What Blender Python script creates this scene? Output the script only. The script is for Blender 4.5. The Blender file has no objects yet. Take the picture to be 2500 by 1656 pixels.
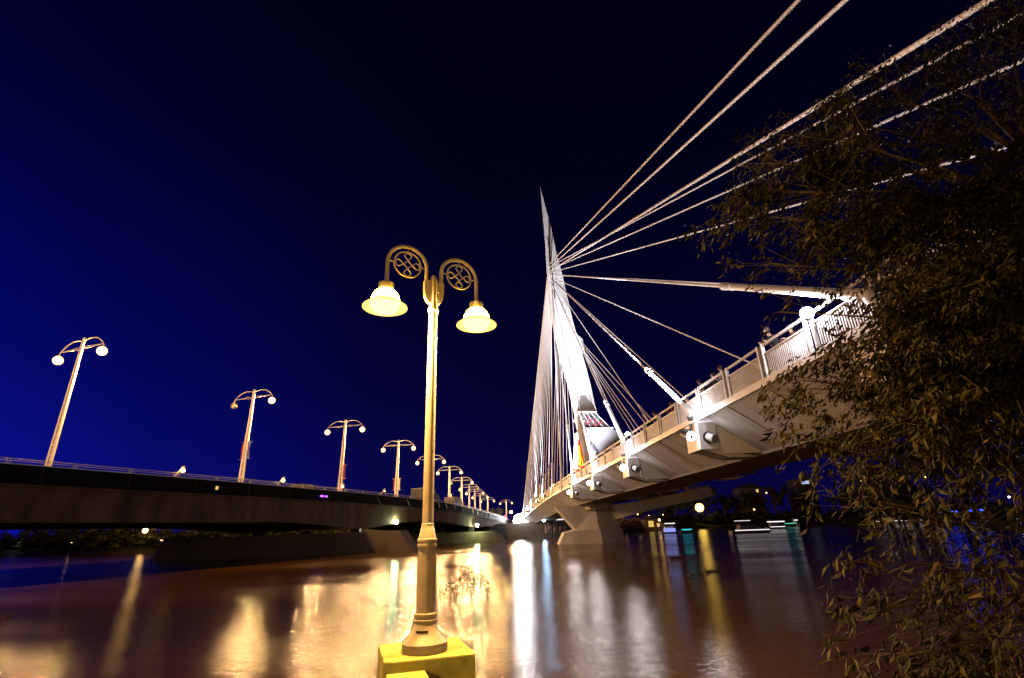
import bpy, bmesh, math, random
from mathutils import Vector, Matrix
R = math.radians
S = bpy.context.scene
C = S.collection

# ------------------------------------------------------------------ camera
cd = bpy.data.cameras.new('camera'); cam = bpy.data.objects.new('camera', cd); C.objects.link(cam)
cd.sensor_width = 36.0; cd.lens = 36.0 * 1225.0 / 2500.0
cd.clip_start = 0.05; cd.clip_end = 6000
rt = Vector((0.99841977, -0.04574029, -0.03264653)); up = Vector((0.01431938, -0.35469031, 0.93487418)); fw = Vector((0.05434083, 0.93386434, 0.35347484))
m3 = Matrix((rt, up, -fw)).transposed()
cam.matrix_world = m3.to_4x4()
S.camera = cam
S.view_settings.view_transform = 'Standard'; S.view_settings.look = 'None'
S.view_settings.exposure = 0.0; S.view_settings.gamma = 1.0
WZ = -2.2                                    # water level; the camera is the origin

# ------------------------------------------------------------------ sky (deep blue hour, darkening away from the afterglow)
w = bpy.data.worlds.new('World'); S.world = w; w.use_nodes = True
nt = w.node_tree; nd = nt.nodes; lk = nt.links
for n in list(nd): nd.remove(n)
out = nd.new('ShaderNodeOutputWorld'); bg = nd.new('ShaderNodeBackground'); lk.new(bg.outputs[0], out.inputs[0])
tc = nd.new('ShaderNodeTexCoord')
dot = nd.new('ShaderNodeVectorMath'); dot.operation = 'DOT_PRODUCT'
glow = Vector((-0.93, 0.36, 0.0)).normalized()
dot.inputs[1].default_value = glow
lk.new(tc.outputs['Generated'], dot.inputs[0])
ramp = nd.new('ShaderNodeValToRGB')
lk.new(dot.outputs['Value'], ramp.inputs[0])
cr = ramp.color_ramp
cr.elements[0].position = 0.0; cr.elements[0].color = (0.0014, 0.0010, 0.024, 1)
cr.elements[1].position = 1.0; cr.elements[1].color = (0.0012, 0.004, 0.22, 1)
for p_, c_ in ((0.30, (0.0015, 0.0010, 0.026, 1)), (0.55, (0.0016, 0.0014, 0.040, 1)), (0.80, (0.0013, 0.0020, 0.095, 1))):
    e = cr.elements.new(p_); e.color = c_
# height: the zenith is darker than the horizon
sep = nd.new('ShaderNodeSeparateXYZ'); lk.new(tc.outputs['Generated'], sep.inputs[0])
hr = nd.new('ShaderNodeValToRGB'); lk.new(sep.outputs['Z'], hr.inputs[0])
h = hr.color_ramp
h.elements[0].position = 0.0; h.elements[0].color = (1.9, 1.9, 1.9, 1)
h.elements[1].position = 1.0; h.elements[1].color = (0.12, 0.12, 0.12, 1)
e = h.elements.new(0.26); e.color = (0.95, 0.95, 0.95, 1)
e = h.elements.new(0.62); e.color = (0.32, 0.32, 0.32, 1)
mx = nd.new('ShaderNodeMixRGB'); mx.blend_type = 'MULTIPLY'; mx.inputs[0].default_value = 1
lk.new(ramp.outputs[0], mx.inputs[1]); lk.new(hr.outputs[0], mx.inputs[2])
lk.new(mx.outputs[0], bg.inputs[0]); bg.inputs[1].default_value = 1.0

S.cycles.max_bounces = 6; S.cycles.diffuse_bounces = 2; S.cycles.glossy_bounces = 3
S.cycles.sample_clamp_indirect = 4.0
S.cycles.use_denoising = True
S.cycles.use_light_tree = True

POW = dict(road=4.6, fore=10.0, flood=1.0, globe_r=0.40)

# ------------------------------------------------------------------ materials
def mat(name, col, rough=0.6, metal=0.0, var=0.0, vscale=3.0, bump=0.0, bscale=20.0, stretch=(1, 1, 1), spec=0.5):
    m = bpy.data.materials.new(name); m.use_nodes = True
    n = m.node_tree.nodes; l = m.node_tree.links; b = n['Principled BSDF']
    b.inputs['Base Color'].default_value = (*col, 1); b.inputs['Roughness'].default_value = rough
    b.inputs['Metallic'].default_value = metal; b.inputs['Specular IOR Level'].default_value = spec
    if var or bump:
        t = n.new('ShaderNodeTexCoord'); mp = n.new('ShaderNodeMapping'); mp.inputs['Scale'].default_value = stretch
        l.new(t.outputs['Object'], mp.inputs[0])
    if var:
        no = n.new('ShaderNodeTexNoise'); no.inputs['Scale'].default_value = vscale; no.inputs['Detail'].default_value = 6
        l.new(mp.outputs[0], no.inputs[0])
        r = n.new('ShaderNodeValToRGB'); l.new(no.outputs[0], r.inputs[0])
        r.color_ramp.elements[0].position = 0.3; r.color_ramp.elements[1].position = 0.72
        r.color_ramp.elements[0].color = (*[c * (1 - var) for c in col], 1)
        r.color_ramp.elements[1].color = (*[min(1, c * (1 + var * 0.6)) for c in col], 1)
        l.new(r.outputs[0], b.inputs['Base Color'])
    if bump:
        no = n.new('ShaderNodeTexNoise'); no.inputs['Scale'].default_value = bscale; no.inputs['Detail'].default_value = 4
        l.new(mp.outputs[0], no.inputs[0])
        bu = n.new('ShaderNodeBump'); bu.inputs['Strength'].default_value = bump; bu.inputs['Distance'].default_value = 0.02
        l.new(no.outputs[0], bu.inputs['Height']); l.new(bu.outputs[0], b.inputs['Normal'])
    return m

def emis(name, col, strength):
    m = bpy.data.materials.new(name); m.use_nodes = True
    n = m.node_tree.nodes; l = m.node_tree.links
    for x in list(n): n.remove(x)
    o = n.new('ShaderNodeOutputMaterial'); e = n.new('ShaderNodeEmission')
    e.inputs[0].default_value = (*col, 1); e.inputs[1].default_value = strength
    l.new(e.outputs[0], o.inputs[0]); return m

MT = {}
MT['white'] = mat('white_paint', (0.74, 0.74, 0.76), 0.42, var=0.10, vscale=1.2)
MT['cable'] = mat('cable_sheath', (0.86, 0.86, 0.92), 0.4)
MT['hull'] = mat('restaurant_panels', (0.36, 0.36, 0.42), 0.5, var=0.12, vscale=0.8)
MT['rail'] = mat('rail_paint', (0.62, 0.60, 0.60), 0.4, var=0.12, vscale=2)
MT['bconc'] = mat('pale_concrete', (0.56, 0.57, 0.62), 0.75, var=0.30, vscale=0.9, bump=0.25, bscale=9, stretch=(0.3, 1.6, 0.3))
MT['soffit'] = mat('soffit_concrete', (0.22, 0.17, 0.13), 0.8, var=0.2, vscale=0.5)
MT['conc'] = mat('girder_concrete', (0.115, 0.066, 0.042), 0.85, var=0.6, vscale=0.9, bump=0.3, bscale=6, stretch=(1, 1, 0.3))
MT['pier'] = mat('pier_concrete', (0.20, 0.155, 0.11), 0.85, var=0.3, vscale=0.45, bump=0.3, bscale=5, stretch=(1, 1, 0.4))
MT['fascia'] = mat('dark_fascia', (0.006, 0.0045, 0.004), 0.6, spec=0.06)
MT['asph'] = mat('asphalt', (0.05, 0.05, 0.05), 0.8, var=0.2, vscale=2)
MT['steel'] = mat('galvanised_steel', (0.42, 0.40, 0.38), 0.38, 0.8, var=0.1)
MT['polew'] = mat('lamp_pole_paint', (0.80, 0.76, 0.70), 0.35)
MT['cream'] = mat('cream_lamp_paint', (0.52, 0.43, 0.38), 0.36, var=0.22, vscale=5, bump=0.06, bscale=40)
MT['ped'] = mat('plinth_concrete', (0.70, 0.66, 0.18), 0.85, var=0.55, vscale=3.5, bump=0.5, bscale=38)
MT['dark'] = mat('dark_metal', (0.03, 0.028, 0.026), 0.45, 0.4)
MT['cap'] = mat('grey_cap', (0.16, 0.16, 0.165), 0.5, var=0.1)
MT['glass_off'] = mat('unlit_glass', (0.25, 0.22, 0.18), 0.25)
MT['red'] = mat('red_cloth', (0.25, 0.03, 0.05), 0.8)
MT['blue'] = mat('blue_cloth', (0.08, 0.12, 0.40), 0.8)
MT['wcloth'] = mat('white_cloth', (0.6, 0.58, 0.6), 0.8)
MT['bark'] = mat('bark', (0.09, 0.065, 0.045), 0.9, var=0.4, vscale=6, bump=0.8, bscale=15, stretch=(1, 1, 0.2))
MT['leaf'] = mat('leaf', (0.06, 0.042, 0.006), 0.65, var=0.75, vscale=5.0)
for n_ in MT['leaf'].node_tree.nodes:  # noise ramp paints scattered lit leaves among dark ones, plus leaf hue
    if n_.type == 'VALTORGB':
        n_.color_ramp.elements[0].position = .46; n_.color_ramp.elements[0].color = (0.010, 0.007, 0.002, 1)
        n_.color_ramp.elements[1].position = .66; n_.color_ramp.elements[1].color = (0.075, 0.045, 0.006, 1)
        q_ = n_.color_ramp.elements.new(.57); q_.color = (0.030, 0.029, 0.006, 1)
MT['leafd'] = mat('far_leaf', (0.045, 0.05, 0.016), 0.7, var=0.5, vscale=0.6)
MT['leafw'] = mat('shrub_leaf', (0.07, 0.085, 0.03), 0.6, var=0.4, vscale=6)
MT['soil'] = mat('bank_soil', (0.028, 0.022, 0.013), 0.95, var=0.4, vscale=0.4, bump=0.8, bscale=3)
MT['win'] = mat('restaurant_glass', (0.10, 0.11, 0.12), 0.15, var=0.9, vscale=1.4)
MT['winl'] = emis('lit_window_warm', (1.0, 0.62, 0.22), 1.1)
MT['winb'] = emis('lit_window_cool', (0.55, 0.68, 1.0), 0.9)
MT['winy'] = emis('lit_facade', (1.0, 0.66, 0.16), 0.9)
MT['wall'] = mat('dark_wall', (0.16, 0.13, 0.11), 0.85, var=0.3, vscale=0.5)
MT['roof'] = mat('dark_roof', (0.06, 0.05, 0.05), 0.85, var=0.3)
MT['signred'] = emis('neon_red', (1.0, 0.03, 0.01), 1.0)
MT['signor'] = emis('neon_orange', (1.0, 0.28, 0.02), 1.6)
MT['signye'] = emis('neon_yellow', (1.0, 0.62, 0.04), 1.9)
MT['roadlamp'] = emis('street_lamp_glow', (1.0, 0.52, 0.22), POW['road'])
MT['forelamp'] = emis('sodium_glass', (1.0, 0.62, 0.07), POW['fore'])
MT['foredome'] = emis('sodium_dome', (1.0, 0.60, 0.05), 55.0)
MT['foreglow'] = emis('glass_brim_glow', (1.0, 0.60, 0.12), 2.6)
MT['floodw'] = emis('floodlight_white', (1.0, 0.96, 1.0), 260.0)
MT['railstar'] = emis('rail_lamp_white', (1.0, 0.94, 1.0), 800.0)
MT['ring'] = emis('floodlight_ring', (1.0, 0.88, 0.78), 70.0)
MT['green'] = emis('floodlight_greenish', (0.82, 1.0, 0.50), 230.0)
MT['flare'] = emis('bridge_end_floodlight', (0.95, 0.97, 1.0), 95.0)
MT['bluel'] = emis('blue_white_lamp', (0.35, 0.65, 1.0), 260.0)
MT['star'] = emis('bank_lamp_yellow', (1.0, 0.62, 0.10), 9.0)
MT['small'] = emis('small_lamp_amber', (1.0, 0.55, 0.18), 9.0)
MT['bankl'] = emis('bank_lamp_warm', (1.0, 0.55, 0.16), 22.0)
MT['bankw'] = emis('bank_lamp_white', (0.9, 0.95, 1.0), 18.0)
MT['bollard'] = emis('deck_light_amber', (1.0, 0.58, 0.14), 14.0)
MT['neonb'] = emis('blue_lamp', (0.03, 0.06, 1.0), 5.0)
MT['purple'] = emis('purple_lamp', (0.32, 0.06, 1.0), 5.0)
MT['strw'] = emis('boat_strip_white', (1.0, 0.9, 0.88), 1.15)
MT['strc'] = emis('boat_streak_cyan', (0.05, 0.75, 0.85), 0.9)
MT['strb'] = emis('boat_glow_blue', (0.30, 0.34, 1.0), 1.1)
MT['strg'] = emis('boat_streak_green', (0.1, 0.8, 0.55), 1.6)
MT['tail'] = emis('tail_light', (1.0, 0.04, 0.05), 9.0)
MT['boatw'] = mat('boat_hull_white', (0.6, 0.6, 0.62), 0.4)
MT['boatd'] = mat('boat_hull_dark', (0.05, 0.05, 0.07), 0.4)
MT['car'] = mat('car_paint', (0.05, 0.05, 0.06), 0.3)
MT['tyre'] = mat('tyre_rubber', (0.02, 0.02, 0.02), 0.8)
MT['skin'] = mat('skin', (0.50, 0.30, 0.21), 0.55)
MT['hair'] = mat('hair', (0.05, 0.03, 0.02), 0.6)
for k_, c_ in (('cl_black', (0.03, 0.03, 0.035)), ('cl_grey', (0.30, 0.31, 0.34)), ('cl_brown', (0.16, 0.08, 0.05)), ('cl_red', (0.4, 0.05, 0.05)), ('cl_jean', (0.06, 0.08, 0.15)), ('cl_pale', (0.6, 0.58, 0.6))):
    MT[k_] = mat(k_ + '_cloth', c_, 0.85, var=0.15)

def water_mat():
    m = bpy.data.materials.new('muddy_river_water'); m.use_nodes = True
    n = m.node_tree.nodes; l = m.node_tree.links; b = n['Principled BSDF']
    b.inputs['IOR'].default_value = 1.33; b.inputs['Specular IOR Level'].default_value = 0.36
    t = n.new('ShaderNodeTexCoord')
    def noise(sc, st, det=4):
        mp = n.new('ShaderNodeMapping'); mp.inputs['Scale'].default_value = st; mp.inputs['Rotation'].default_value = (0, 0, R(-4))
        l.new(t.outputs['Object'], mp.inputs[0])
        no = n.new('ShaderNodeTexNoise'); no.inputs['Scale'].default_value = sc; no.inputs['Detail'].default_value = det
        l.new(mp.outputs[0], no.inputs[0]); return no
    sil = noise(0.05, (0.5, 1.6, 1), 3)
    cr = n.new('ShaderNodeValToRGB'); l.new(sil.outputs[0], cr.inputs[0])
    cr.color_ramp.elements[0].position = 0.3; cr.color_ramp.elements[0].color = (0.062, 0.0275, 0.0003, 1)
    cr.color_ramp.elements[1].position = 0.7; cr.color_ramp.elements[1].color = (0.105, 0.0465, 0.0005, 1)
    l.new(cr.outputs[0], b.inputs['Base Color'])
    ro = noise(0.10, (0.45, 1.5, 1), 5)
    rr = n.new('ShaderNodeMapRange'); l.new(ro.outputs[0], rr.inputs[0])
    rr.inputs[1].default_value = 0.36; rr.inputs[2].default_value = 0.64; rr.inputs[3].default_value = 0.045; rr.inputs[4].default_value = 0.14
    l.new(rr.outputs[0], b.inputs['Roughness'])
    f = noise(2.2, (0.6, 2.4, 1), 6); g = noise(14, (0.45, 2.0, 1), 4)
    ad = n.new('ShaderNodeMath'); ad.operation = 'MULTIPLY_ADD'; ad.inputs[1].default_value = 0.8
    l.new(g.outputs[0], ad.inputs[0]); l.new(f.outputs[0], ad.inputs[2])
    bu = n.new('ShaderNodeBump'); bu.inputs['Strength'].default_value = 0.22; bu.inputs['Distance'].default_value = 0.05
    l.new(ad.outputs[0], bu.inputs['Height']); l.new(bu.outputs[0], b.inputs['Normal'])
    return m
MT['water'] = water_mat()

# ------------------------------------------------------------------ mesh helpers
OFF = {}
class MB:
    def __init__(s): s.v = []; s.f = []
    def add(s, vs, fs):
        o = len(s.v); s.v += [Vector(p) for p in vs]; s.f += [[i + o for i in q] for q in fs]; return s
    def box(s, c, d, rz=0.0, rot=None):
        a, b, e = d[0] / 2, d[1] / 2, d[2] / 2
        M = rot if rot is not None else Matrix.Rotation(rz, 3, 'Z')
        vs = [M @ Vector((x, y, z)) + Vector(c) for z in (-e, e) for (x, y) in ((-a, -b), (a, -b), (a, b), (-a, b))]
        return s.add(vs, [(3, 2, 1, 0), (4, 5, 6, 7), (0, 1, 5, 4), (1, 2, 6, 5), (2, 3, 7, 6), (3, 0, 4, 7)])
    def loft(s, rings, cap=True, closed=True):
        n = len(rings[0]); vs = [p for r in rings for p in r]; fs = []
        for i in range(len(rings) - 1):
            for j in range(n if closed else n - 1):
                k = (j + 1) % n; fs.append((i * n + j, i * n + k, (i + 1) * n + k, (i + 1) * n + j))
        if cap: fs.append(tuple(range(n - 1, -1, -1))); fs.append(tuple((len(rings) - 1) * n + j for j in range(n)))
        return s.add(vs, fs)
    def tube(s, pts, r, n=8, cap=True):
        pts = [Vector(p) for p in pts]; rings = []
        if not hasattr(r, '__len__'): r = [r] * len(pts)
        ref = None
        for i, p in enumerate(pts):
            d = (pts[min(i + 1, len(pts) - 1)] - pts[max(i - 1, 0)]).normalized()
            if ref is None: ref = d.orthogonal().normalized()
            u = (ref - d * ref.dot(d)).normalized(); ref = u; v = d.cross(u)
            rings.append([p + (u * math.cos(t) + v * math.sin(t)) * r[i] for t in [2 * math.pi * j / n for j in range(n)]])
        return s.loft(rings, cap)
    def lathe(s, prof, c, n=24, cap=True):
        c = Vector(c)
        return s.loft([[c + Vector((r * math.cos(2 * math.pi * j / n), r * math.sin(2 * math.pi * j / n), z)) for j in range(n)] for r, z in prof], cap)
    def sphere(s, c, r, n=12, m=7, sz=1.0):
        return s.lathe([(max(1e-4, r * math.sin(math.pi * i / m)), -r * sz * math.cos(math.pi * i / m)) for i in range(m + 1)], c, n, False)
    def prism(s, poly, a, b, axis='y'):
        def P(u, v, t): return (u, t, v) if axis == 'y' else ((t, u, v) if axis == 'x' else (u, v, t))
        return s.loft([[P(u, v, a) for u, v in poly], [P(u, v, b) for u, v in poly]])
    def quad(s, a, b, c, d): return s.add([a, b, c, d], [(0, 1, 2, 3)])
    def build(s, name, m, parent=None, loc=None, local=False, smooth=False, bevel=0.0, fix=True):
        if parent is not None and loc is None:
            off = Vector((0, 0, 0)) if local else OFF.get(parent.name, Vector((0, 0, 0)))
        else: off = Vector(loc or (0, 0, 0))
        me = bpy.data.meshes.new(name)
        me.from_pydata([tuple(p - off) for p in s.v], [], s.f); me.update()
        if fix:
            b = bmesh.new(); b.from_mesh(me)
            bmesh.ops.recalc_face_normals(b, faces=b.faces)
            if bevel: bmesh.ops.bevel(b, geom=[e_ for e_ in b.edges if e_.is_manifold and e_.calc_face_angle(0) > 0.5], offset=bevel, segments=2, affect='EDGES', profile=0.6)
            b.to_mesh(me); b.free()
        if smooth:
            for p in me.polygons: p.use_smooth = True
            try: me.set_sharp_from_angle(angle=R(38))
            except Exception: pass
        me.materials.append(m)
        o = bpy.data.objects.new(name, me); C.objects.link(o)
        if parent is not None: o.parent = parent; OFF[o.name] = off
        else: o.location = off; OFF[o.name] = off
        return o

def tag(o, label, cat, group=None, kind=None):
    if label: o['label'] = label
    if cat: o['category'] = cat
    if group: o['group'] = group
    if kind: o['kind'] = kind
    return o
def thing(name, loc, label, cat, group=None, rz=0.0):
    o = bpy.data.objects.new(name, None); C.objects.link(o); o.location = loc; o.rotation_euler = (0, 0, rz)
    o.empty_display_size = 0.3; OFF[o.name] = Vector(loc)
    return tag(o, label, cat, group)
def dup(root, loc, rz=0.0, label=None, group=None, scale=None):
    def cp(o, parent):
        c = o.copy(); C.objects.link(c); c.parent = parent
        for ch in kids.get(o.name, []): cp(ch, c)
        return c
    kids = {}
    for o in list(C.objects):
        if o.parent is not None: kids.setdefault(o.parent.name, []).append(o)
    r = cp(root, None); r.location = loc; r.rotation_euler = (0, 0, rz)
    if scale is not None: r.scale = scale
    if label: r['label'] = label
    if group: r['group'] = group
    OFF[r.name] = Vector(loc); return r
def lamp(name, kind, loc, power, col, parent, size=0.1, target=None, angle=60, blend=0.6):
    d = bpy.data.lights.new(name, kind); d.energy = power; d.color = col; d.shadow_soft_size = size
    o = bpy.data.objects.new(name, d); C.objects.link(o)
    o.parent = parent; o.location = Vector(loc) - OFF.get(parent.name, Vector((0, 0, 0)))
    if kind == 'SPOT':
        d.spot_size = R(angle); d.spot_blend = blend
        o.rotation_euler = (Vector(target) - Vector(loc)).to_track_quat('-Z', 'Y').to_euler()
    return o
def lerp(tab, x):
    if x <= tab[0][0]: return tab[0][1]
    for (a, b), (c, d) in zip(tab, tab[1:]):
        if x <= c: return b + (d - b) * (x - a) / (c - a)
    return tab[-1][1]

# ------------------------------------------------------------------ river, banks, ground
wm = MB(); wm.quad((-900, 1.5, WZ), (900, 1.5, WZ), (900, 700, WZ), (-900, 700, WZ))
tag(wm.build('river', MT['water'], fix=False), 'muddy brown river in flood with long light reflections', 'river', kind='structure')

shore = [(-900, 260), (-400, 210), (-126, 152), (-80, 118), (-30, 114), (5, 114), (25, 127), (38, 150), (60, 190), (95, 216), (130, 206), (150, 182), (220, 164), (400, 155), (900, 150)]
rnd = random.Random(3)
fine = []
for (a, b), (c, d) in zip(shore, shore[1:]):
    k = max(1, int(math.hypot(c - a, d - b) / 9))
    for i in range(k): fine.append((a + (c - a) * i / k, b + (d - b) * i / k + rnd.uniform(-0.8, 0.8)))
fine.append(shore[-1])
gm = MB()
rows = [(0, -2.6), (2.0, -1.7), (7, -0.4), (16, 1.2), (45, 1.6), (200, 2.0), (1800, 2.0)]
gm.loft([[Vector((x, y + d, z + (rnd.uniform(-0.25, 0.25) if 0 < d < 200 else 0))) for (x, y) in fine] for d, z in rows], cap=False, closed=False)
tag(gm.build('far_riverbank', MT['soil'], fix=False, smooth=True), 'dark far riverbank', 'riverbank', kind='structure')
def bank_z(x, y):
    s0 = lerp(shore, x); d = y - s0
    return lerp(rows, d)
nb = MB(); rings = []
for j in range(24):
    y = -14 + j * 1.0; row = []
    for i in range(41):
        x = -30 + i * 1.5
        edge = 4.35 if x < 2.2 else 4.35 + min(1.0, (x - 2.2) / 5.0) * 1.4
        z = -1.62 if y < edge else -1.62 - (y - edge) * 0.75
        row.append(Vector((x, y, z + (rnd.uniform(-0.05, 0.05)))))
    rings.append(row)
nb.loft(rings, cap=False, closed=False)
tag(nb.build('near_riverbank', MT['soil'], fix=False, smooth=True), 'dark near riverbank', 'riverbank', kind='structure')

# ------------------------------------------------------------------ foot bridge
DECK = [(-45, 4.63), (60, 4.63), (78, 4.58), (92, 4.38), (106, 3.95), (130, 3.2), (150, 2.5), (175, 1.5)]
dz = lambda y: lerp(DECK, y)
fb = thing('footbridge', (14, 71, WZ), 'white cable-stayed footbridge with a leaning pointed mast over the river', 'bridge')
YS = [-45, -30, -15, 0, 10, 20, 30, 40, 50, 60, 69, 78, 85, 92, 99, 106, 114, 122, 130, 140, 150, 162, 175]
def sweep(m, prof, ys=YS):
    m.loft([[Vector((x, y, dz(y) + z)) for x, z in prof] for y in ys])
m = MB(); sweep(m, [(10.8, 0.0), (17.2, 0.0), (17.2, -0.34), (10.8, -0.34)]); m.build('deck_slab', MT['bconc'], fb)
m = MB(); sweep(m, [(9.92, 0.06), (10.795, 0.06), (10.795, -0.16), (9.92, -0.16)]); m.build('deck_edge', MT['rail'], fb)
m = MB(); sweep(m, [(17.205, 0.06), (18.08, 0.06), (18.08, -0.16), (17.205, -0.16)]); m.build('deck_edge', MT['rail'], fb)
m = MB(); sweep(m, [(10.02, -0.164), (10.79, -0.164), (12.95, -1.78), (12.4, -1.78)]); m.build('side_panel', MT['bconc'], fb)
m = MB(); sweep(m, [(17.21, -0.164), (17.98, -0.164), (15.6, -1.78), (15.05, -1.78)]); m.build('side_panel', MT['bconc'], fb)
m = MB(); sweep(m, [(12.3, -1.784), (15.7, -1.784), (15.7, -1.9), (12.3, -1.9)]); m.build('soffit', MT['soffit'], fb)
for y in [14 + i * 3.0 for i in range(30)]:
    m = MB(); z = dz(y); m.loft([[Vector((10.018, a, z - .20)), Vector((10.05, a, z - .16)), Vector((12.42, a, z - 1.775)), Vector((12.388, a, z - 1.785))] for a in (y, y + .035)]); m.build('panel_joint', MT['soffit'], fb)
# railing: double posts and baluster panels on the river side and on the far side
P0 = 13.89; DP = 2.885
post = MB()
for s_ in (-0.16, 0.16):
    post.box((0, s_, 0.66), (0.12, 0.07, 1.24)); post.box((0.02, s_, 1.29), (0.16, 0.09, 0.03))
post.box((0.0, 0, 0.07), (0.16, 0.46, 0.05))
pan = MB()
for z, h_ in ((1.25, 0.09), (0.93, 0.05), (0.10, 0.05)): pan.box((0, DP / 2, z), (0.07, DP - 0.42, h_))
nb_ = 22
for i in range(nb_):
    y = 0.36 + (DP - 0.72) * i / (nb_ - 1); pan.box((0, y, 0.515), (0.018, 0.045, 0.80))
p_post = p_pan = None
def rail_copy(o, y, x):
    c = o if o.parent is None else o.copy()
    if c is not o: C.objects.link(c)
    c.parent = fb; c.location = Vector((x, y, dz(y))) - OFF[fb.name]
    slope = (dz(y + DP) - dz(y)) / DP; c.rotation_euler = (math.atan(slope), 0, 0); return c
p_post = post.build('rail_post', MT['rail']); p_pan = pan.build('railing_panel', MT['rail'])
for side in (0, 1):
    x = 10.0 if side == 0 else 18.0
    lo, hi = (-2, 32) if side == 0 else (0, 26)
    for k in range(lo, hi):
        y = P0 + DP * k
        rail_copy(p_post, y, x)
        if k < hi - 1: rail_copy(p_pan, y, x)
for x, y0 in ((10.0, P0 + DP * 31), (18.0, P0 + DP * 25)):
    m = MB()
    ys = [y0 + i * 2.9 for i in range(int((172 - y0) / 2.9))]
    for zz, r_ in ((1.25, 0.05), (0.9, 0.03), (0.1, 0.03)): m.tube([(x, y, dz(y) + zz) for y in ys], r_, 4)
    for y in ys: m.box((x, y, dz(y) + 0.6), (0.1, 0.3, 1.25))
    y = y0
    while y < ys[-1]: m.box((x, y, dz(y) + 0.5), (0.02, 0.05, 0.8)); y += 0.25
    m.build('far_railing', MT['rail'], fb)

# mast : levels (elevation ratio, left, front, right sight ratios)
LV = [(.030, .186, .196, .232), (.1804, .1819, .1925, .2285), (.2206, .1783, .1885, .2246), (.275, .1705, .1768, .2185), (.3107, .1627, .1678, .2129),
      (.3752, .1512, .1558, .2007), (.42, .1462, .1502, .1925), (.48, .1448, .1487, .1840), (.5373, .1420, .1458, .1764), (.598, .1424, .1460, .1660), (.6548, .1418, .1446, .1595), (.71, .1405, .1420, .1495), (.7705, .1394, .1395, .1396)]
rings = []
for e_, l_, f_, r_ in LV:
    Y = 70.0 / (1 - 0.06 * e_); z = e_ * Y; wd = (r_ - l_) * Y
    rings.append([Vector((l_ * (Y + wd * .12), Y + wd * .12, z)), Vector((f_ * Y, Y, z)), Vector((r_ * (Y + wd * .1), Y + wd * .1, z)), Vector(((l_ + r_) / 2 * (Y + wd), Y + wd, z))])
m = MB(); m.loft(rings); mast = m.build('mast', MT['white'], fb)
def mast_front(z, k):      # a point on the bright face, k from the front edge to the right edge
    e_ = z / (70.0 + 0.06 * z); f_ = lerp([(a[0], a[2]) for a in LV], e_); r_ = lerp([(a[0], a[3]) for a in LV], e_); l_ = lerp([(a[0], a[1]) for a in LV], e_)
    Y = 70.0 / (1 - 0.06 * e_); wd = (r_ - l_) * Y
    A = Vector((f_ * Y, Y, z)); B = Vector((r_ * (Y + wd * .1), Y + wd * .1, z)); return A.lerp(B, k)
m = MB()
for i in range(11):
    z = 44.6 - i * 0.62 - 3.6
    for k in (0.10, 0.36):
        p = mast_front(z, k); m.box(p + Vector((0.02, -0.06, 0)), (0.30, 0.22, 0.34))
m.build('cable_anchorage', MT['white'], mast)
m = MB()
for z0, z1, k in ((34.0, 46.0, 0.23),):
    a, b = mast_front(z0, k), mast_front(z1, k); m.tube([a + Vector((0, -.01, 0)), b + Vector((0, -.01, 0))], 0.09, 6)
m.build('cable_slot', MT['dark'], mast)
# stays
def stay(A, T, rad, sleeve, ribs, name='stay_cable'):
    A, T = Vector(A), Vector(T); d = (T - A); L = d.length; d.normalize()
    s0 = min(sleeve, L * .35)
    m = MB(); m.tube([A + d * (s0 - .2), A.lerp(T, .6), T], rad, 12)
    if ribs:
        u = d.orthogonal().normalized(); v = d.cross(u); q = s0 + 1.5; pts = []
        while q < min(L - 2, ribs):
            for k in range(8):
                a = 2 * math.pi * k / 8; pts.append(A + d * (q + 0.34 * k / 8) + (u * math.cos(a) + v * math.sin(a)) * (rad + .004))
            q += 0.34
        m.tube(pts, 0.010 if A.y < -10 else 0.013, 4)
    c = m.build(name, MT['cable'], fb, smooth=True)
    if s0 > 1:
        m = MB(); m.tube([A, A + d * .6, A + d * .62, A + d * s0], [.19, .19, .145, .13], 12)
        m.tube([A + d * (s0 - .35), A + d * s0], .17, 12); m.tube([A + d * (s0 - .85), A + d * (s0 - .7)], .165, 12)
        m.build('cable_sleeve', MT['white'], c, smooth=True)
    return c
LA = [-15.2, -10.8, -3.4, 10.6, 22.4, 34.6, 46.6, 58.6, 68.5]
for i, y in enumerate(LA):
    z = 40.4 - .62 * i; T = mast_front(z, 0.10)
    stay((9.95, y + (.5 if y > 15 else .9), dz(y) + (-.1 if y > 15 else .80)), T, 0.068, 8.0, {2: 60, 3: 32, 4: 28}.get(i, 0))
a_ = Vector((9.97, 11.4, dz(10.6) + .85)); m = MB(); m.tube([a_, a_ + Vector((0, -.4, -.7)), Vector((9.97, 10.7, dz(10.6) - .36))], [.19, .2, .26], 12); m.build('anchor_lug', MT['white'], fb, smooth=True)
RA = [-12.6, -8.6, -1.7, 10.4, 22.4, 34.6, 46.6, 58.6, 68.5]
for i, y in enumerate(RA):
    z = 40.3 - .62 * i; T = mast_front(z, 0.36)
    stay((18.05, y + .5, dz(y) + .1), T, 0.060, 8.0 if i > 2 else 4.0, 0)
for i in range(15):
    y = 80 + i * 5.2; z = 33.5 + i * .42
    T = mast_front(z, -.06) + Vector((0.1, 0.45, 0)); stay((10.0, y, dz(y) - .1), T, 0.05, 5.0, 0)
for i in range(11):
    y = 82 + i * 7.0; z = 33.5 + i * .5
    T = mast_front(z, 0.9) + Vector((-.1, .9, 0)); stay((18.0, y, dz(y) + .1), T, 0.05, 5.0, 0)
for y_, z_ in ((44.2, 27.2), (46.9, 26.8), (50.2, 26.2), (51.8, 25.8), (53.6, 25.4)):
    stay((18.05, y_, dz(y_) + .1), mast_front(z_,   .96) + Vector((.15, 0, 0)), .052, 4.0, 0)
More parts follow.
